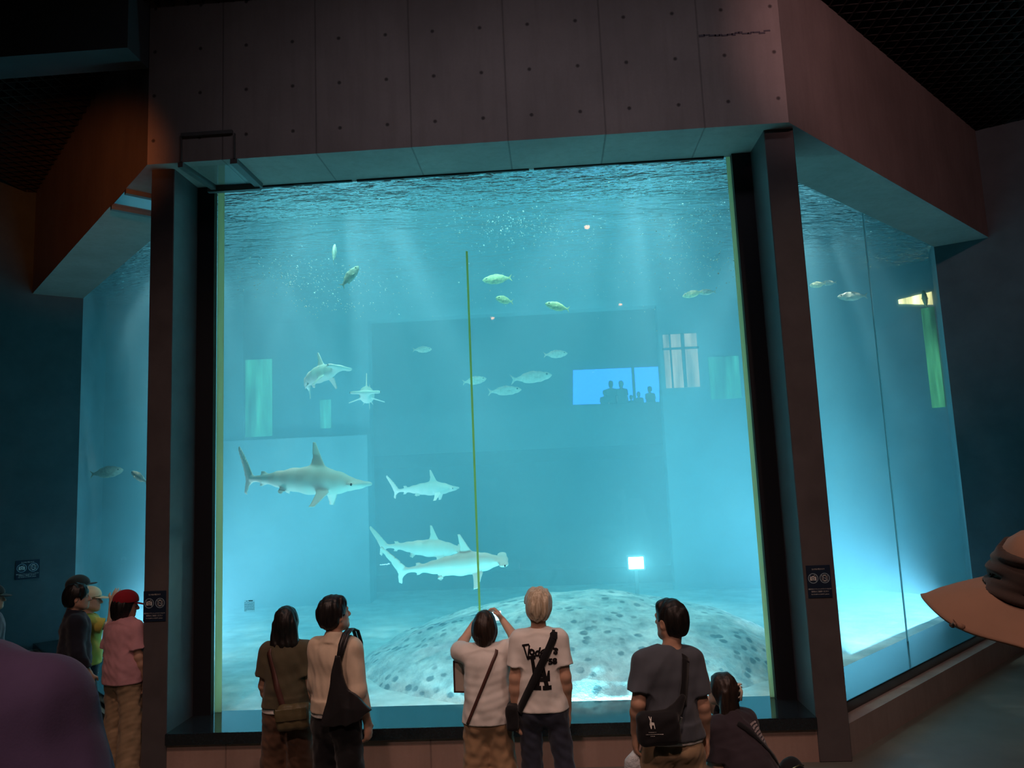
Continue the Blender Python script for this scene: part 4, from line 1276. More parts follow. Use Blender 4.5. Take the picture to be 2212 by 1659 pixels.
Jj.pants(M_KHAKI, 1.02, .014, .082, .078, 13, .008, wide=.012)
Jj.top(M_PINK, hem=.855, loose=.026, hemr=.162, seed=81, sl_r=.080, sleeve=.74, collar=.02, name='shirt', amp=.007, q=1.25)
Jj.hair(HAIR_BLACK, 'bob', 28)
Jj.cap(M_RED, M_RED)
Jj.shoes(M_SHOE)
Kk = Person('person in a dark peaked cap at the very left edge of the photo', (-14, 1255), 1.64, -40, 1.62, vox=.009, Y=7.35, head=(-30, 0, 0))
Kk.pants(M_NAVY); Kk.top(M_GREY, hem=.92, seed=91); Kk.hair(HAIR_BLACK, 'short', 29, vol=-.004, rough=.001); Kk.cap(M_CHAR, M_CHAR, bill=.07); Kk.shoes(M_SHOE)
# near figures on the raised step
p = at(100, 1462, 1.2)
Ll = Person('person close to the camera at lower left, only a purple sleeve and shoulder in view', None, 1.6, 6, 1.66, vox=.006, loc=(p.x-.185, p.y, .85),
            pose=dict(elR=(.225, .0, 1.09), wrR=(.22, .10, .86), shR=(.165, -.005, 1.345), head=(-.10, .03, 1.57), neck=(-.04, -.01, 1.42)), head=(0, 0, -8))
Ll.pants(M_NAVY); Ll.top(M_PURPLE, hem=.90, loose=.038, hemr=.165, seed=101, sl_r=.095, sleeve=.84, amp=.006); Ll.hair(HAIR_BLACK, 'short', 30); Ll.shoes(M_SHOE)
p = at(2282, 1302, 1.75)
Mm = Person('person close to the camera at lower right under a wide brown sun hat', None, 1.5, 0, 1.52, vox=.006, loc=(p.x, p.y, p.z-1.43), head=(-40, 0, -10), skin=SKIN2,
            pose=dict(pelvis=(.36, 0, .93), waist=(.33, 0, 1.06), chest=(.25, 0, 1.26), neck=(.12, -.01, 1.42), head=(.0, .0, 1.565),
                      shL=(.07, 0, 1.30), shR=(.36, 0, 1.36), hipL=(.28, 0, .9), hipR=(.45, 0, .9), kneeL=(.27, .02, .49), kneeR=(.47, .02, .49), ankL=(.27, 0, .085), ankR=(.48, 0, .085),
                      elL=(.08, -.02, 1.05), wrL=(.10, .06, .82), elR=(.42, -.02, 1.08), wrR=(.44, .06, .85)))
Mm.pants(M_PALE); Mm.top(M_PALE, hem=.90, seed=111, loose=.02); Mm.hair(HAIR_BROWN, 'short', 31, vol=.0); Mm.shoes(M_SHOE)
# ---------------------------------------------------------------- worn and carried things
M_STRAPBLK = cloth('black_webbing', (0.008, 0.008, 0.010), weave=500)
M_INK = plain('black_print', (0.012, 0.011, 0.012), 0.8, 0.1)
M_WINK = plain('white_print', (0.75, 0.73, 0.68), 0.7, 0.2)
Z3 = np.array([0, 0, 1.0])

def to_world(o, person):
    o.matrix_world = person.M
    return o

# A: crossbody bag with strap
s = A.S
f = Field((-.1, -.42, .66), (.34, .05, 1.0), .006)
f.box((.115, -.185, .845), (.118, .048, .078), ((1, .10, .06), (-.1, 1, 0), (-.06, 0, 1)), .03, .01)
f.cone((.02, -.185, .915), (.21, -.165, .925), .022, .022, .03)
f.all(lambda D, X, Y, Z: D+.004*folds(X, Y, Z, 3, (50, 50, 60), 5))
bag = to_world(f.mesh('crossbody_bag', M_OLIVEL), A)
tag(bag, 'olive leather crossbody bag at the hip of the olive T-shirt wearer', 'bag')
pts, nr = drape(A.shirt, [(.03, .90, -1), (-.085, 1.24, -1), (-.10, 1.28, -1), (-.10, 1.26, -.4), (-.10, 1.26, .4), (-.10, 1.24, 1), (.08, .97, 1)], 40)
ribbon('strap', pts, nr, .042, .004, M_BROWNL, bag)
bm = bmesh.new(); bmesh.ops.create_uvsphere(bm, u_segments=12, v_segments=8, radius=.016)
e = bm_obj('ring', bm, M_BRASS, bag, True); e.scale = (1, .5, 1.2); e.location = (.0, -.225, .90)
fl = Field((-.1, -.42, .66), (.34, .05, 1.0), .006)
fl.box((.115, -.236, .885), (.112, .006, .045), ((1, .10, .06), (-.1, 1, 0), (-.06, 0, 1)), .005, .004)
fl.all(lambda D, X, Y, Z: D+.003*folds(X, Y, Z, 4, (50, 50, 60), 5))
fl.mesh('flap', M_OLIVEL, bag)

# B: slouching black tote on the right shoulder
f = Field((-.2, -.36, .84), (.42, .06, 1.56), .006)
f.poly((0, -.175, 0), (1, 0, 0), (0, 0, 1), [(-.055, .915), (.08, .905), (.20, .945), (.285, 1.005), (.215, 1.075), (.135, 1.15), (.095, 1.24), (.085, 1.36), (.045, 1.36), (.015, 1.18), (-.025, 1.03)], .055, .01, .75)
f.all(lambda D, X, Y, Z: D+.006*folds(X, Y, Z, 13, (40, 40, 26), 5))
tote = f.mesh('tote_bag', M_LEATH)
tote.matrix_world = Matrix.Translation(B.M.translation)
tag(tote, 'slouchy black tote bag on the shoulder of the cream shirt wearer', 'bag')
# straps rise over the shoulder
def arc(p, q, lift, n=16):
    out = []
    for i in range(n+1):
        t = i/n
        v = np.array(p)*(1-t)+np.array(q)*t
        out.append(v+np.array([0, 0, lift*4*t*(1-t)]))
    return out
for dx in (0, .028):
    P = [np.array((.065+dx*.4, -.165, 1.33)), np.array((.072+dx, -.13, 1.42)), np.array((.085+dx, -.09, 1.478)), np.array((.10+dx, -.02, 1.50)), np.array((.115+dx, .05, 1.47)), np.array((.125+dx, .10, 1.38)), np.array((.13+dx, .10, 1.25))]
    N = [(0, -1, .1), (0, -1, .4), (0, -.7, .8), (0, 0, 1), (0, .7, .7), (0, 1, .2), (0, 1, 0)]
    ribbon('strap', P, N, .024, .006, M_LEATH, tote)

# C: brown strap to a pale flat pouch with dark edging; phone
pts, nr = drape(Cc.shirt, [(-.135, .80, -1), (.06, 1.22, -1), (.085, 1.27, -1), (.085, 1.25, -.4), (.085, 1.25, .4), (.085, 1.22, 1), (-.12, .92, 1)], 44)
pouch = bm_obj('flat_pouch', bevel(box_bm(-.085, .085, -.012, .012, -.105, .105), .004, 2), M_PALE)
pouch.matrix_world = Cc.M @ Matrix.Translation((-.165, .15, 1.055)) @ Matrix.Rotation(math.radians(-8), 4, 'Z')
tag(pouch, 'pale flat pouch with dark edging hanging beside the phone holder', 'bag')
bm = bmesh.new()
for (a, b, c, d) in ((-.093, -.081, -.112, .112), (.081, .093, -.112, .112), (-.093, .093, -.112, -.100), (-.093, .093, .100, .112)):
    box_bm(a, b, -.015, .015, c, d, bm)
bm_obj('edging', bm, M_BROWNL, pouch)
st = ribbon('strap', pts, nr, .022, .004, M_BROWNL)
st.parent = pouch; st.matrix_parent_inverse = pouch.matrix_world.inverted(); st.matrix_world = Cc.M
bm = bevel(box_bm(-.078, .078, -.0045, .0045, -.038, .038), .004, 2)
phone = bm_obj('smartphone', bm, plain('white_phone_shell', (0.8, 0.8, 0.8), 0.3, 0.5))
mid = (Cc.J['wrL']+Cc.J['wrR'])/2
phone.matrix_world = Cc.M @ Matrix.Translation((.022, mid[1]+.035, mid[2]+.035)) @ Matrix.Rotation(math.radians(-14), 4, 'X')
tag(phone, 'white smartphone held up at the head of the bobbed-hair photographer', 'phone')
bm = bmesh.new(); box_bm(-.073, .073, -.006, -.0046, -.034, .034, bm)
bm_obj('screen', bm, emis('phone_screen', (0.55, 0.85, 1.0), 1.6), phone)
bm = bmesh.new(); box_bm(.070, .0785, -.0062, .005, -.034, .034, bm)
bm_obj('lit_edge', bm, emis('phone_edge_glow', (0.95, 0.97, 1.0), 1.3), phone)  # bright rim of the phone put in as emission

# D: strap and hip bag, lettering, glasses
pts, nr = drape(Dd.shirt, [(-.165, .86, -1), (-.14, .92, -1), (.10, 1.36, -1), (.108, 1.38, -1), (.108, 1.34, -.4), (.108, 1.34, .4), (.108, 1.32, 1), (-.13, .95, 1)], 50)
f = Field((-.36, -.2, .68), (-.05, .2, .98), .006)
f.box((-.205, -.02, .845), (.045, .09, .085), None, .03, .01)
f.all(lambda D, X, Y, Z: D+.004*folds(X, Y, Z, 23, (50, 50, 60), 5))
hb = to_world(f.mesh('shoulder_bag', M_BLK), Dd)
tag(hb, 'small black shoulder bag at the hip of the silver-haired person', 'bag')
ribbon('strap', pts, nr, .052, .005, M_STRAPBLK, hb)

def text_mesh(txt, size, extr=0.0, align='CENTER', bold=0.0):
    cu = bpy.data.curves.new('lettering', 'FONT')
    cu.body = txt; cu.size = size; cu.align_x = align; cu.extrude = extr; cu.resolution_u = 3; cu.offset = bold
    o = bpy.data.objects.new('lettering', cu); C.objects.link(o)
    bpy.context.view_layer.update()
    dg = bpy.context.evaluated_depsgraph_get()
    me = bpy.data.meshes.new_from_object(o.evaluated_get(dg))
    bpy.data.objects.remove(o)
    return me

def press_on(name, bm, person, fld, mat, parent, gap=.0035):
    """Lay a flat print (x, z in the wearer's frame) onto the back of a garment."""
    bmesh.ops.subdivide_edges(bm, edges=[e for e in bm.edges if e.calc_length() > .02], cuts=2, use_grid_fill=True)
    bmesh.ops.triangulate(bm, faces=bm.faces)
    for v in bm.verts:
        h_ = fld.hit((v.co.x, -.4, v.co.z), (0, 1, 0), gap)
        v.co.y = h_[1] if h_ is not None else -.13
    o = bm_obj(name, bm, mat, parent)
    return o

def bm_text(txt, size, cx, z, sx=1.0, skew=None):
    me = text_mesh(txt, size, bold=.0035)
    bm = bmesh.new(); bm.from_mesh(me); bpy.data.meshes.remove(me)
    for v in bm.verts:
        x, y = v.co.x*sx, v.co.y
        if skew: x, y = skew(x, y)
        v.co = (cx+x, 0, z+y)
    return bm
def bm_polys(polys):
    bm = bmesh.new()
    for P in polys:
        bm.faces.new([bm.verts.new((x, 0, z)) for x, z in P])
    return bm
shirtD = [c for c in Dd.o.children if c.name.startswith('t_shirt')][0]
bm = bm_text('odgers', .078, .030, 1.272, .92, lambda x, y: (x+y*.25, y*1.0+.012*math.sin(x*30)-x*.10))
# tall wedge-shaped initial
bm2 = bm_polys([[(-.115, 1.335), (-.065, 1.343), (-.060, 1.332), (-.113, 1.322)], [(-.108, 1.325), (-.096, 1.327), (-.076, 1.255), (-.078, 1.235), (-.084, 1.247)], [(-.066, 1.338), (-.056, 1.330), (-.072, 1.232), (-.080, 1.240)]])
me_ = bpy.data.meshes.new('tmp'); bm2.to_mesh(me_); bm2.free(); bm.from_mesh(me_); bpy.data.meshes.remove(me_)
press_on('lettering', bm, Dd, Dd.shirt, M_INK, shirtD)
press_on('lettering', bm_text('1958', .052, .066, 1.205, 1.1), Dd, Dd.shirt, M_INK, shirtD)
k = [
    [(-.070, 1.262), (-.020, 1.270), (-.020, 1.246), (-.032, 1.243), (-.014, 1.112), (-.042, 1.112), (-.056, 1.243), (-.070, 1.240)],   # upright of the L
    [(-.016, 1.140), (-.042, 1.140), (-.026, 1.096), (.072, 1.096), (.072, 1.165), (.060, 1.165), (.048, 1.120), (-.010, 1.120)],    # foot of the L
    [(.006, 1.225), (.030, 1.225), (-.004, 1.062), (-.034, 1.062)],                                                                    # A, left leg
    [(.006, 1.225), (.030, 1.225), (.064, 1.062), (.034, 1.062)],                                                                      # A, right leg
    [(-.002, 1.146), (.038, 1.146), (.040, 1.124), (-.006, 1.124)],
    [(-.056, 1.070), (.010, 1.070), (.010, 1.042), (-.056, 1.042)], [(.020, 1.070), (.080, 1.070), (.080, 1.042), (.020, 1.042)]]
press_on('monogram', bm_polys(k), Dd, Dd.shirt, M_INK, shirtD)
def tube(name, pts, r, mat, parent, seg=8):
    vs = []; fs = []
    P = [Vector(p) for p in pts]
    for i, p in enumerate(P):
        t = (P[min(i+1, len(P)-1)]-P[max(i-1, 0)]).normalized()
        a = t.orthogonal().normalized(); b = t.cross(a)
        for k_ in range(seg):
            an = 2*math.pi*k_/seg
            vs.append(p+a*math.cos(an)*r+b*math.sin(an)*r)
    for i in range(len(P)-1):
        for k_ in range(seg):
            j = (k_+1) % seg
            fs.append((i*seg+k_, i*seg+j, (i+1)*seg+j, (i+1)*seg+k_))
    fs.append(tuple(range(seg))[::-1]); fs.append(tuple(range((len(P)-1)*seg, len(P)*seg)))
    return mesh_obj(name, vs, fs, mat, parent, True)
def glasses(P, mat):
    h = P.hp
    rim = []
    root = tube('eyeglasses', [h(-.012, .118, .008), h(0, .121, .012), h(.012, .118, .008)], .0018, mat, P.o)
    for q in (-1, 1):
        ring = [h(q*.033+.021*math.cos(a), .113, .004+.016*math.sin(a)) for a in [i*math.pi/9 for i in range(19)]]
        tube('rim', ring, .0018, mat, root, 6)
        tube('temple', [h(q*.054, .112, .010), h(q*.078, .09, .010), h(q*.084, .03, .008), h(q*.086, -.01, .004), h(q*.084, -.03, -.012)], .002, mat, root, 6)
glasses(Dd, M_INK)

# E: black messenger bag with emblem, thin carrier bag
f = Field((-.38, -.42, .82), (.20, .05, 1.30), .006)
f.box((-.115, -.20, 1.045), (.122, .050, .092), ((1, -.06, .05), (.06, 1, 0), (-.05, 0, 1)), .04, .01)
f.cone((.0, -.17, 1.13), (.045, -.15, 1.19), .03, .02, .05)
f.all(lambda D, X, Y, Z: D+.004*folds(X, Y, Z, 33, (46, 46, 50), 5))
eb = to_world(f.mesh('messenger_bag', M_BLK), Ee)
tag(eb, 'black messenger bag with a small white animal emblem on the slate T-shirt wearer', 'bag')
pts, nr = drape(Ee.shirt, [(.045, 1.14, -1), (.085, 1.36, -1), (.092, 1.39, -1), (.095, 1.36, -.4), (.095, 1.36, .4), (.095, 1.34, 1), (-.10, 1.0, 1)], 40)
ribbon('strap', pts, nr, .046, .005, M_STRAPBLK, eb)
bagf = f
deer = [[(-.142, 1.082), (-.138, 1.104), (-.143, 1.122), (-.139, 1.122), (-.134, 1.108), (-.130, 1.121), (-.127, 1.120), (-.130, 1.103), (-.130, 1.094), (-.116, 1.092), (-.112, 1.060), (-.116, 1.060), (-.119, 1.078), (-.130, 1.078), (-.132, 1.060), (-.136, 1.060)]]
press_on('emblem', bm_polys([[(x-.03, z) for x, z in P] for P in deer]), Ee, bagf, M_WINK, eb, .002)
rnd = random.Random(3)
for r_, (x0, x1, z) in enumerate(((-.180, -.135, 1.040), (-.195, -.105, 1.028), (-.170, -.145, 1.018))):
    bars = []; x = x0
    while x < x1:
        w = rnd.uniform(.003, .008)
        bars.append([(x, z), (x+w, z), (x+w, z+.0035), (x, z+.0035)]); x += w+.0025
    press_on('small_print', bm_polys(bars), Ee, bagf, M_WINK, eb, .002)
bm = bmesh.new(); box_bm(-.006, .006, -.004, .004, -.02, .02, bm)
e = bm_obj('buckle', bevel(bm, .002, 1), plain('bright_metal', (0.75, 0.73, 0.7), 0.25, 0.5, 1.0), eb); e.location = (.0, -.262, 1.10); e.rotation_euler = (0, .4, 0)
f = Field((-.40, -.22, .40), (-.06, .28, .95), .006)
w_ = Ee.J['wrL']+np.array([0, .02, -.10])
f.cone(w_, w_+np.array([-.01, 0, -.07]), .010, .05, .02, (0, 1, 0), 1.6)
f.cone(w_+np.array([-.01, 0, -.07]), w_+np.array([.0, 0, -.32]), .05, .085, .04, (0, 1, 0), 1.6)
f.all(lambda D, X, Y, Z: D+.009*folds(X, Y, Z, 37, (60, 60, 26), 6))
pb = to_world(f.mesh('carrier_bag', M_PLASTIC), Ee)
tag(pb, 'thin white plastic carrier bag hanging from the hand of the slate T-shirt wearer', 'bag')

# F: round black bag, strap, claw clip, back print
f = Field((-.1, -.6, .0), (.5, .1, .62), .007)
f.ell((.30, -.15, .40), (.105, .075, .105), None, .02)
f.all(lambda D, X, Y, Z: D+.003*folds(X, Y, Z, 43, (40, 40, 40), 5))
rb = to_world(f.mesh('round_bag', M_BLK), Ff)
tag(rb, 'round black shoulder bag on the hip of the crouching person', 'bag')
pts, nr = drape(Ff.shirt, [(.165, .47, -1), (.03, .69, -1), (-.05, .765, -1)], 30)
ribbon('strap', pts, nr, .035, .005, M_STRAPBLK, rb)
tube('zip', [(.205, -.188, .43), (.25, -.214, .465), (.30, -.220, .475), (.35, -.214, .460)], .004, M_BRASS, rb, 6)
hairF = [c for c in Ff.o.children if c.name.startswith('hair')][0]
h = Ff.hp
cl = tube('claw_clip', [h(.03, -.118, .06), h(.045, -.135, .0), h(.035, -.130, -.06)], .011, plain('ivory_plastic', (0.72, 0.66, 0.55), 0.35, 0.5), Ff.o)
for i in range(6):
    zc = .055-i*.022
    for q in (-1, 1):
        tube('tooth', [h(.035, -.125, zc), h(.035+q*.022, -.128, zc-.004), h(.035+q*.036, -.112, zc-.008), h(.035+q*.038, -.09, zc-.010)], .006, M_INK if i % 2 else bpy.data.materials['ivory_plastic'], cl, 6)
shirtF = [c for c in Ff.o.children if c.name.startswith('t_shirt')][0]
bars = []
for r_ in range(7):
    z = .735-r_*.017; x = .045
    while x < .13:
        w = rnd.uniform(.006, .016)
        bars.append([(x, z), (x+w, z), (x+w, z+.010), (x, z+.010)]); x += w+.004
press_on('back_print', bm_polys(bars), Ff, Ff.shirt, plain('faded_print', (0.42, 0.36, 0.36), 0.8, 0.1), shirtF)

# M: floppy sun hat
def sun_hat(P):
    c = P.hp(0, -.01, .035); ax = rot_axes(10, 17, 5)
    hx, hy, hz = ax
    prof = [(0.0, .150), (.035, .149), (.065, .143), (.088, .130), (.102, .110), (.108, .085), (.112, .05), (.116, .022), (.122, .010), (.135, .004), (.155, -.004), (.180, -.016), (.205, -.032), (.228, -.052), (.236, -.056)]
    n = 96; vs = []; fs = []
    def P3(r, z, a):
        k_ = max(0, (r-.118)/.12)
        zz = z+k_*(.020*math.sin(2*a+.7)+.010*math.sin(5*a+1))+.0035*math.sin(7*a+z*60)*(1 if r > .05 else 0)*(1-k_)
        rr = r*(1+.035*k_*math.sin(3*a))
        return c+hx*(rr*math.cos(a))+hy*(rr*math.sin(a)*1.08)+hz*zz
    rows = prof+[(r-.002, z-.005) for r, z in prof[::-1]]
    for r, z in rows:
        for i in range(n): vs.append(P3(max(r, .0006), z, 2*math.pi*i/n))
    m = len(rows)
    for j in range(m-1):
        for i in range(n):
            fs.append((j*n+i, j*n+(i+1) % n, (j+1)*n+(i+1) % n, (j+1)*n+i))
    fs.append(tuple(range(n))[::-1]); fs.append(tuple(range((m-1)*n, m*n)))
    o = mesh_obj('sun_hat', vs, fs, cloth('tan_felt', (0.31, 0.185, 0.125), 0.1, weave=400), P.o, True)
    f = Field(c-.17, c+.17, .004)
    def band(X, Y, Z):
        x = X-c[0]; y = Y-c[1]; z = Z-c[2]
        a = x*hx[0]+y*hx[1]+z*hx[2]; b = (x*hy[0]+y*hy[1]+z*hy[2])/1.08; w = x*hz[0]+y*hz[1]+z*hz[2]
        rr = np.sqrt(a*a+b*b)-(.1165-.14*(w-.05))
        return np.maximum(np.abs(rr)-.0075, np.abs(w-.056)-.046)*.8
    f.op(band, c-.16, c+.16, .004)
    f.all(lambda D, X, Y, Z: D+.005*folds((X-c[0]), (Y-c[1]), (Z-c[2])*2.6+.3*(X-c[0]), 53, (34, 34, 75), 5))
    f.mesh('band', cloth('dark_brown_hatband', (0.05, 0.034, 0.028), 0.2), o)
    a = math.radians(186)
    tube('tie_end', [P3(.232, -.054, a), P3(.238, -.050, a-.03), P3(.246, -.046, a-.05), P3(.244, -.058, a-.07)], .006, bpy.data.materials['tan_felt'], o)
    return o
sun_hat(Mm)
# ---------------------------------------------------------------- signs
M_SIGN = plain('navy_sign_board', (0.012, 0.022, 0.045), 0.4, 0.4)
M_SIGNW = plain('pale_sign_print', (0.62, 0.60, 0.56), 0.6, 0.2)
M_SIGNB = plain('grey_blue_sign_print', (0.25, 0.34, 0.40), 0.6, 0.2)
def disc_ring(bm, cx, cz, r0, r1, n=40):
    a = [bm.verts.new((cx+r0*math.cos(2*math.pi*i/n), 0, cz+r0*math.sin(2*math.pi*i/n))) for i in range(n)]
    b = [bm.verts.new((cx+r1*math.cos(2*math.pi*i/n), 0, cz+r1*math.sin(2*math.pi*i/n))) for i in range(n)]
    for i in range(n): bm.faces.new((a[i], a[(i+1) % n], b[(i+1) % n], b[i]))
def rect(bm, x0, x1, z0, z1, y=0.0, rot=0.0):
    cx, cz = (x0+x1)/2, (z0+z1)/2; c_, s_ = math.cos(rot), math.sin(rot)
    bm.faces.new([bm.verts.new((cx+(x-cx)*c_-(z-cz)*s_, y, cz+(x-cx)*s_+(z-cz)*c_)) for x, z in ((x0, z0), (x1, z0), (x1, z1), (x0, z1))])
def notice(M, w, h, label, sc=1.0):
    b = bm_obj('notice_board', bevel(box_bm(-w/2, w/2, -.004, 0, -h/2, h/2), .0012, 1), M_SIGN)
    b.matrix_world = M
    tag(b, label, 'sign', 'no flash notices')
    k = w/.20
    def put(name, bm, mat, y=-.0052):
        for v in bm.verts: v.co.y += y
        o = bm_obj(name, bm, mat, b); return o
    def line(txt, size, z):
        me = text_mesh(txt, size*k)
        xs = [v.co.x for v in me.vertices]; wd = (max(xs)-min(xs)) if xs else 1
        lim = w*.94; f_ = min(1, lim/wd)
        bm = bmesh.new(); bm.from_mesh(me); bpy.data.meshes.remove(me)
        for v in bm.verts: v.co = (v.co.x*f_, 0, z*h+v.co.y*f_)
        put('lettering', bm, M_SIGNW)
    line('生き物が驚きます', .0135, .36)
    line('撮影時のフラッシュやライトなどの', .0155, -.245)
    line('使用はご遠慮ください', .0145, -.325)
    line('No FLASH or LIGHT, please.', .0125, -.405)
    R = .042*k; zc = .10*h
    for sx in (-1, 1):
        cx = sx*.24*w
        bm = bmesh.new(); disc_ring(bm, cx, zc, R*.86, R); put('pictogram_ring', bm, M_SIGNB)
        bm = bmesh.new()
        if sx < 0:
            rect(bm, cx-R*.62, cx+R*.62, zc-R*.42, zc+R*.30); rect(bm, cx-R*.22, cx+R*.22, zc+R*.29, zc+R*.46); rect(bm, cx+R*.22, cx+R*.34, zc+R*.55, zc+R*.68, 0, .6); rect(bm, cx+R*.38, cx+R*.5, zc+R*.42, zc+R*.5, 0, .2)
            put('camera_pictogram', bm, M_SIGNW)
            bm = bmesh.new(); disc_ring(bm, cx, zc-R*.06, R*.20, R*.30); put('lens_pictogram', bm, M_SIGN, -.0058)
        else:
            for (a, b_, c_, d_) in ((-.28, -.22, -.62, .62), (.22, .28, -.62, .62), (-.28, .28, .46, .64), (-.28, .28, -.64, -.46)): rect(bm, cx+a*R, cx+b_*R, zc+c_*R, zc+d_*R)
            for i in range(5):
                z_ = zc+(i-2)*.2*R
                rect(bm, cx-R*.62, cx-R*.36, z_-R*.03, z_+R*.03, 0, (i-2)*-.18); rect(bm, cx+R*.36, cx+R*.62, z_-R*.03, z_+R*.03, 0, (i-2)*.18)
            put('phone_pictogram', bm, M_SIGNW)
        bm = bmesh.new(); rect(bm, cx-R*.86, cx+R*.86, zc-R*.05, zc+R*.05, 0, -math.pi/4); put('slash_pictogram', bm, M_SIGNB, -.0062)
    return b
notice(Matrix.Translation((2.238, 6.688, 1.482)), .205, .275, 'navy no-flash notice on the right pillar')
notice(Matrix.Translation((-3.664, 6.688, 1.468)), .210, .270, 'navy no-flash notice on the left pillar, above the red cap')
wl = WL_DIR; ang = math.atan2(-wl.y, -wl.x)
pm = (Vector((-7.959, 10.669, 1.567))+Vector((-7.729, 10.86, 1.294)))/2
nrm = Vector((math.sin(ang), -math.cos(ang), 0))
notice(Matrix.Translation(pm+nrm*.006) @ Matrix.Rotation(ang, 4, 'Z'), .30, .275, 'navy no-flash notice on the dark left wall')
# small printed sticker on the front window and a scratch beside it
p = at(539, 1309, 7.238)
_t = NT('clear_sticker_film'); _t.n.remove(_t.b)
_a = _t.new('ShaderNodeBsdfTransparent'); _a.inputs[0].default_value = (1, 1, 1, 1); _d = _t.new('ShaderNodeBsdfTranslucent'); _d.inputs[0].default_value = (.9, .95, .95, 1)
_m = _t.new('ShaderNodeMixShader'); _m.inputs[0].default_value = 0.06
_t.link(_a.outputs[0], _m.inputs[1]); _t.link(_d.outputs[0], _m.inputs[2]); _t.link(_m.outputs[0], _t.out.inputs['Surface'])
film = _t.mat
st = bm_obj('window_sticker', box_bm(-.052, .052, -.0008, 0, -.058, .058), film)
st.location = p
tag(st, 'small clear sticker with rows of fine print low on the front window', 'sticker')
rnd = random.Random(9)
bm = bmesh.new()
rect(bm, -.036, -.018, .044, .050, -.0015); rect(bm, -.010, .034, .044, .054, -.0015)
for i in range(10):
    z = .032-i*.0088; x = -.050
    end = .050 if i < 9 else -.03
    while x < end:
        w = rnd.uniform(.004, .016); w = min(w, end-x)
        rect(bm, x, x+w, z, z+.0042, -.0015); x += w+rnd.uniform(.001, .004)
bm_obj('fine_print', bm, plain('teal_ink', (0.02, 0.16, 0.20), 0.7, 0.1), st)

# ---------------------------------------------------------------- access frames under the beam
def bar(name, p, q, w, h, mat, parent=None):
    p = Vector(p); q = Vector(q); d = (q-p).normalized()
    up = Vector((0, 0, 1)) if abs(d.z) < .9 else Vector((0, 1, 0))
    s_ = d.cross(up).normalized()*w/2; u_ = s_.cross(d).normalized()*h/2
    vs = [p+s_+u_, p-s_+u_, p-s_-u_, p+s_-u_, q+s_+u_, q-s_+u_, q-s_-u_, q+s_-u_]
    o = mesh_obj(name, vs, [(0, 1, 2, 3), (7, 6, 5, 4), (0, 4, 5, 1), (1, 5, 6, 2), (2, 6, 7, 3), (3, 7, 4, 0)], mat, parent)
    return o
fr = bpy.data.objects.new('access_frame', None); C.objects.link(fr); fr.location = (-3.1, 6.9, 5.57)
tag(fr, 'grey metal access frame under the left end of the front beam', 'frame')
fr_inv = Matrix.Translation((3.1, -6.9, -5.57))
def fbar(name, p, q, w, h, mat=M_TRIMGREY):
    o = bar(name, Vector(p)-fr.location, Vector(q)-fr.location, w, h, mat, fr); return o
fbar('rail', (-3.41, 6.55, 5.575), (-3.35, 7.16, 5.575), .05, .05); fbar('rail', (-2.89, 6.55, 5.575), (-2.885, 7.16, 5.575), .07, .05)
fbar('rail', (-3.42, 7.15, 5.56), (-2.87, 7.15, 5.56), .05, .06)
fbar('top_rail', (-3.40, 6.545, 5.865), (-2.90, 6.545, 5.865), .03, .035); fbar('upright', (-3.40, 6.548, 5.60), (-3.40, 6.548, 5.85), .012, .02); fbar('upright', (-2.88, 6.548, 5.60), (-2.88, 6.548, 5.85), .012, .02)
o = bm_obj('clear_panel', box_bm(-.27+.0, .26, -.30, .24, -.008, .0), M_ACR, fr)
fl_ = bpy.data.objects.new('soffit_hatch', None); C.objects.link(fl_); fl_.location = (-4.5, 7.8, 5.57)
tag(fl_, 'glossy hatch panel between two bars in the soffit over the left window', 'hatch')
nl = Vector((.7071, .7071, 0))
for t_ in (0.75, 1.30):
    b0 = Vector((-3.74, 6.56, 5.575))+Vector((-.7071, .7071, 0))*t_
    bar('bar', b0-fl_.location, b0+nl*.62-fl_.location, .06, .05, M_TRIMGREY, fl_)
b0 = Vector((-3.74, 6.56, 5.585))+Vector((-.7071, .7071, 0))*0.78; b1 = Vector((-3.74, 6.56, 5.585))+Vector((-.7071, .7071, 0))*1.27
mesh_obj('hatch_panel', [tuple(v-fl_.location) for v in (b0, b1, b1+nl*.6, b0+nl*.6)], [(0, 1, 2, 3)], plain('polished_hatch_plate', (0.75, 0.78, 0.8), 0.12, 0.5, 1.0), fl_)
# chipped seal along the top of the front window
random.seed(21)
bm = bmesh.new()
x = -3.3
while x < 1.85:
    w = random.uniform(.25, .7); hh = random.uniform(.012, .035)
    x2 = min(x+w, 1.86)
    if not -2.30 < x < -2.05: box_bm(x, x2, 7.215, 7.243, SOF_Z-hh*.6, SOF_Z+.01, bm)
    x = x2+random.choice((0, 0, .05))
struct('trim_top_seal', bm, M_BLACK)
# rough repair mark on the front beam
bm = bmesh.new()
random.seed(5)
x = 1.55
while x < 2.16:
    w = random.uniform(.03, .07); z = 6.50+random.uniform(-.008, .008)
    box_bm(x, x+w, 6.556, 6.561, z-random.uniform(.004, .012), z+random.uniform(.004, .012), bm); x += w*.8
struct('trim_repair_patch', bm, plain('dark_patch_mortar', (0.13, 0.11, 0.13), 0.9, 0.1))

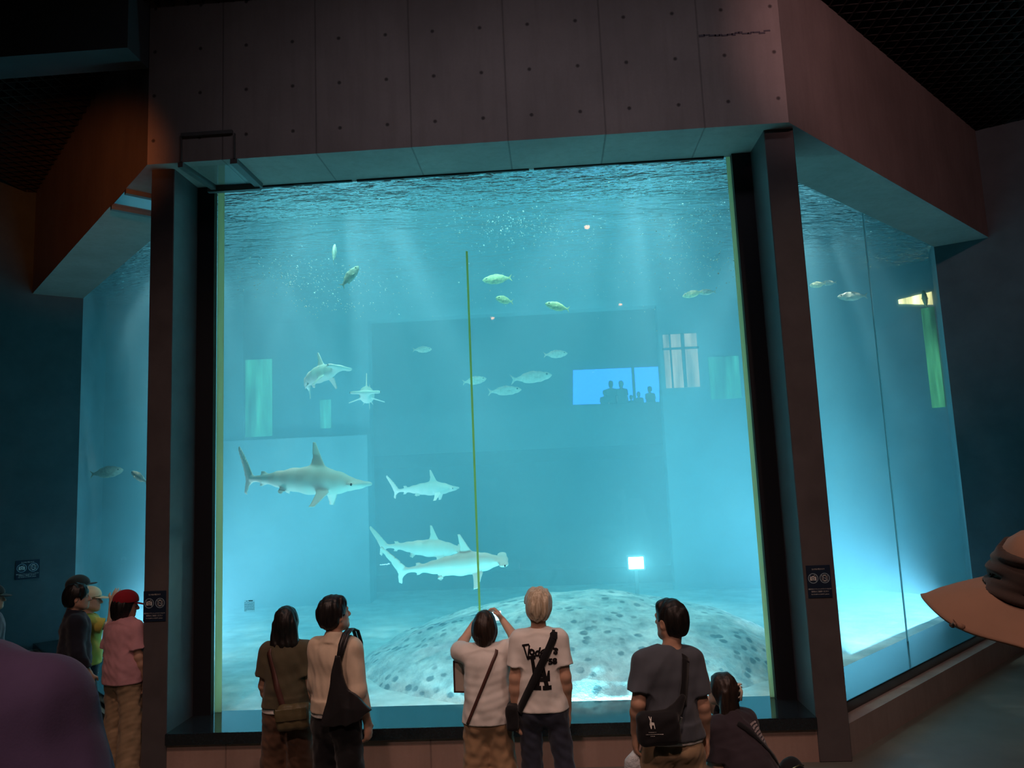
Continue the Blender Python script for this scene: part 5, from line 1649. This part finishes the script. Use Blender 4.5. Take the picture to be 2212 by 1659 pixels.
# ---------------------------------------------------------------- glowing panels added for glows and reflections in the water
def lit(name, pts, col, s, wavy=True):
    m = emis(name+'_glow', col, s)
    if wavy:                                   # uneven streaks put into the panel's emission
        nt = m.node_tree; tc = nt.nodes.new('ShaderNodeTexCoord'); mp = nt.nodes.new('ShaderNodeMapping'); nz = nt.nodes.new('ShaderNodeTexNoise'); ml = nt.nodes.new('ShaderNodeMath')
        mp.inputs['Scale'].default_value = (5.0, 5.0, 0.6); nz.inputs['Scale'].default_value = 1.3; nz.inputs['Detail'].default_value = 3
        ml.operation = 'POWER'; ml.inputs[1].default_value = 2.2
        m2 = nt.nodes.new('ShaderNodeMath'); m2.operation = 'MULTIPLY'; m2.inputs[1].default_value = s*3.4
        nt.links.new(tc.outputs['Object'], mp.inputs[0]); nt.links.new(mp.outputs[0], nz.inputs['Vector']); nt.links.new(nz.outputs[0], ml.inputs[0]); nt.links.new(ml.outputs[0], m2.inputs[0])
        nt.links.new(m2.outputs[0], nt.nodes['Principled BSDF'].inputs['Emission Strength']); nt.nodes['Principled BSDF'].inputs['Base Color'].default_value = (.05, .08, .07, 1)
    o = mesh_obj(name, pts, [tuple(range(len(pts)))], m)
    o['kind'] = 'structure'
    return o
def quad_back(x0, x1, y0, y1, Y):
    return [tuple(at(x, y, Y)) for x, y in ((x0, y1), (x1, y1), (x1, y0), (x0, y0))]
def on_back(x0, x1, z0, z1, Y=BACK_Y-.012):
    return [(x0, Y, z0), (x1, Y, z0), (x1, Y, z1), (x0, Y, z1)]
lit('glow_panel_5', on_back(-5.88, -5.35, 3.45, 4.95), (0.20, 1.0, 0.62), 0.48)  # green glows on the tank walls, put in as emissive panels
lit('glow_panel_6', on_back(-4.42, -4.20, 3.55, 4.10), (0.25, 1.0, 0.75), 0.45)
lit('glow_panel_7', on_back(2.98, 3.55, 3.75, 4.55), (0.20, 1.0, 0.66), 0.4)
w8 = lit('reflection_panel_8', on_back(2.17, 2.80, 4.00, 5.02), (1.0, 0.55, 0.42), 0.9)  # peach reflection put in as a glowing panel on the back wall
bm = bmesh.new()
box_bm(2.50, 2.56, BACK_Y-.06, BACK_Y-.014, 4.0, 5.02, bm); box_bm(2.15, 2.82, BACK_Y-.06, BACK_Y-.014, 4.72, 4.76, bm); box_bm(2.28, 2.31, BACK_Y-.05, BACK_Y-.014, 4.0, 5.02, bm)
struct('reflection_panel_8_bars', bm, M_TRIMGREY)  # bars added across the reflection panel
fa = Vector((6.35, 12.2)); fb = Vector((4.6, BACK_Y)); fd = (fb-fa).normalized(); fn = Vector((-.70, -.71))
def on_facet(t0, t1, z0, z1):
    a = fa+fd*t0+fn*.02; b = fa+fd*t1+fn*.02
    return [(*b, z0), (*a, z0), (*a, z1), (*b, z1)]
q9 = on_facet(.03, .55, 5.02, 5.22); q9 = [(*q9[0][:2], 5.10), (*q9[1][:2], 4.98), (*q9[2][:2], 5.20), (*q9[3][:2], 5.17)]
lit('glint_panel_9', q9, (1.0, 0.85, 0.38), 2.6)  # irregular yellow glint, put in as an emissive shape
lit('glow_panel_10', on_facet(.02, .22, 3.3, 4.95), (0.20, 1.0, 0.45), 0.28)

# opposite viewing gallery: floor, parapet, dark walls, blue lit tank and its visitors
GY = 24.5
gb = at(1330, 871, GY)
struct('gallery_floor', box_bm(-9, 14, 14.6, 30, 3.0, 3.8), M_DARKWALL)
struct('wall_gallery', box_bm(-9, 14, 26.2, 26.5, 3.0, 9), M_DARKWALL)
struct('wall_parapet', box_bm(-9, 14, 23.6, 23.7, 3.5, at(1330, 872, 23.6).z), M_DARKWALL)
lit('window_11', [tuple(at(x, y, 26.1)) for x, y in ((1238, 874), (1424, 868), (1424, 792), (1238, 800))], (0.03, 0.15, 1.0), 4.0, False)
struct('window_11_mullion', bm := box_bm(at(1367, 800, 26.0).x-.05, at(1367, 800, 26.0).x+.05, 25.95, 26.05, gb.z-.2, at(1367, 792, 26).z), M_DARKWALL)
VIS = [((1319, 822), 1.72, 'left of the two adults standing close together before the blue lit window'),
       ((1341, 822), 1.70, 'right of the two adults standing close together before the blue lit window'),
       ((1306, 842), 1.35, 'child at the left of the silhouettes before the blue lit window'),
       ((1363, 853), 1.2, 'small child silhouetted at the mullion of the blue lit window'),
       ((1379, 846), 1.4, 'shorter silhouette just right of the blue window mullion'),
       ((1403, 834), 1.6, 'pale-shirted silhouette at the right end of the blue lit window')]
for i, (px, hh, lab) in enumerate(VIS):
    t = at(px[0], px[1], 24.6)
    V_ = Person('person across the tank, '+lab.replace(' standing close together', ''), None, hh, random.uniform(-25, 25), t.z-3.8, vox=.022, loc=(t.x, t.y, 3.8))
    V_.pants(M_NAVY); V_.top(M_GREY if i < 5 else M_PALE, hem=.92, seed=200+i); V_.hair(HAIR_BLACK, 'short', 60+i); V_.shoes(M_SHOE)

# ---------------------------------------------------------------- air bubbles under the surface
RB = np.random.RandomState(4)
bm = bmesh.new()
def bubble(px, py, Y, r):
    p = at(px, py, Y)
    if p.z > WATER_Z-.06: return
    m = Matrix.Translation(p) @ Matrix.Scale(r, 4)
    bmesh.ops.create_icosphere(bm, subdivisions=1, radius=1.0, matrix=m)
def cloud(n, cx, cy, sx, sy, y0, y1, tilt=0.0):
    for _ in range(n):
        a, b = RB.normal(size=2)
        px, py = cx+a*sx, cy+b*sy+a*sx*tilt
        if not 492 < px < 1590: continue
        bubble(px, py, RB.uniform(y0, y1), RB.uniform(.0035, .0075)*(1.6 if RB.rand() < .08 else 1))
cloud(330, 660, 600, 100, 26, 7.7, 8.6, .10)
cloud(60, 720, 665, 60, 10, 7.8, 8.4)
cloud(260, 1115, 487, 85, 22, 7.6, 8.3)
cloud(170, 1510, 470, 50, 28, 7.6, 8.4, -.3)
cloud(150, 1530, 570, 50, 25, 7.7, 8.6)
cloud(160, 1250, 560, 170, 60, 7.6, 8.8)
cloud(40, 1330, 400, 25, 25, 7.5, 7.9, .9)
cloud(60, 800, 450, 200, 60, 7.6, 8.6)
o = bm_obj('air_bubbles', bm, plain('bright_bubble', (0.9, 0.95, 0.92), 0.2, 0.6), smooth=True)
tag(o, 'swarms of tiny bright air bubbles below the water surface', 'bubbles', kind='stuff')

# ---------------------------------------------------------------- hall downlights whose reflections show in the front window
M_HOUS = plain('black_lamp_housing', (0.02, 0.02, 0.02), 0.5, 0.3)
M_BULB = emis('warm_downlight_bulb', (1.0, 0.36, 0.14), 36)
for (px, zc, lab) in (((1268, 490), 6.7, 'reflected highest in the front window'), ((1064, 687), 7.0, 'reflected beside the window seam'), ((1340, 657), 7.0, 'reflected by the green ripple line'),
                      ((1447, 710), 7.0, 'reflected above the peach reflection panel'), ((1238, 741), 7.0, 'reflected over the pale fish')):
    d = _f+_r*((px[0]-1106)/F_PX)-_u*((px[1]-829.5)/F_PX)
    q = Vector((0, 0, CAM_H))+d*((zc-CAM_H)/d.z)
    root = bm_obj('ceiling_downlight', prism_bm([(.07*math.cos(a), .07*math.sin(a)) for a in [i*math.pi/10 for i in range(20)]], 0, .16), M_HOUS)
    root.location = (q.x, 2*7.245-q.y, zc+.01)
    bm = bmesh.new(); bmesh.ops.create_uvsphere(bm, u_segments=14, v_segments=8, radius=.05)
    bm_obj('bulb', bm, M_BULB, root, True)
    bm_obj('stem', box_bm(-.012, .012, -.012, .012, .16, CEIL_Z+.5-zc), M_HOUS, root)
    tag(root, 'small warm downlight of the hall ceiling, '+lab, 'lamp', 'hall ceiling downlights')
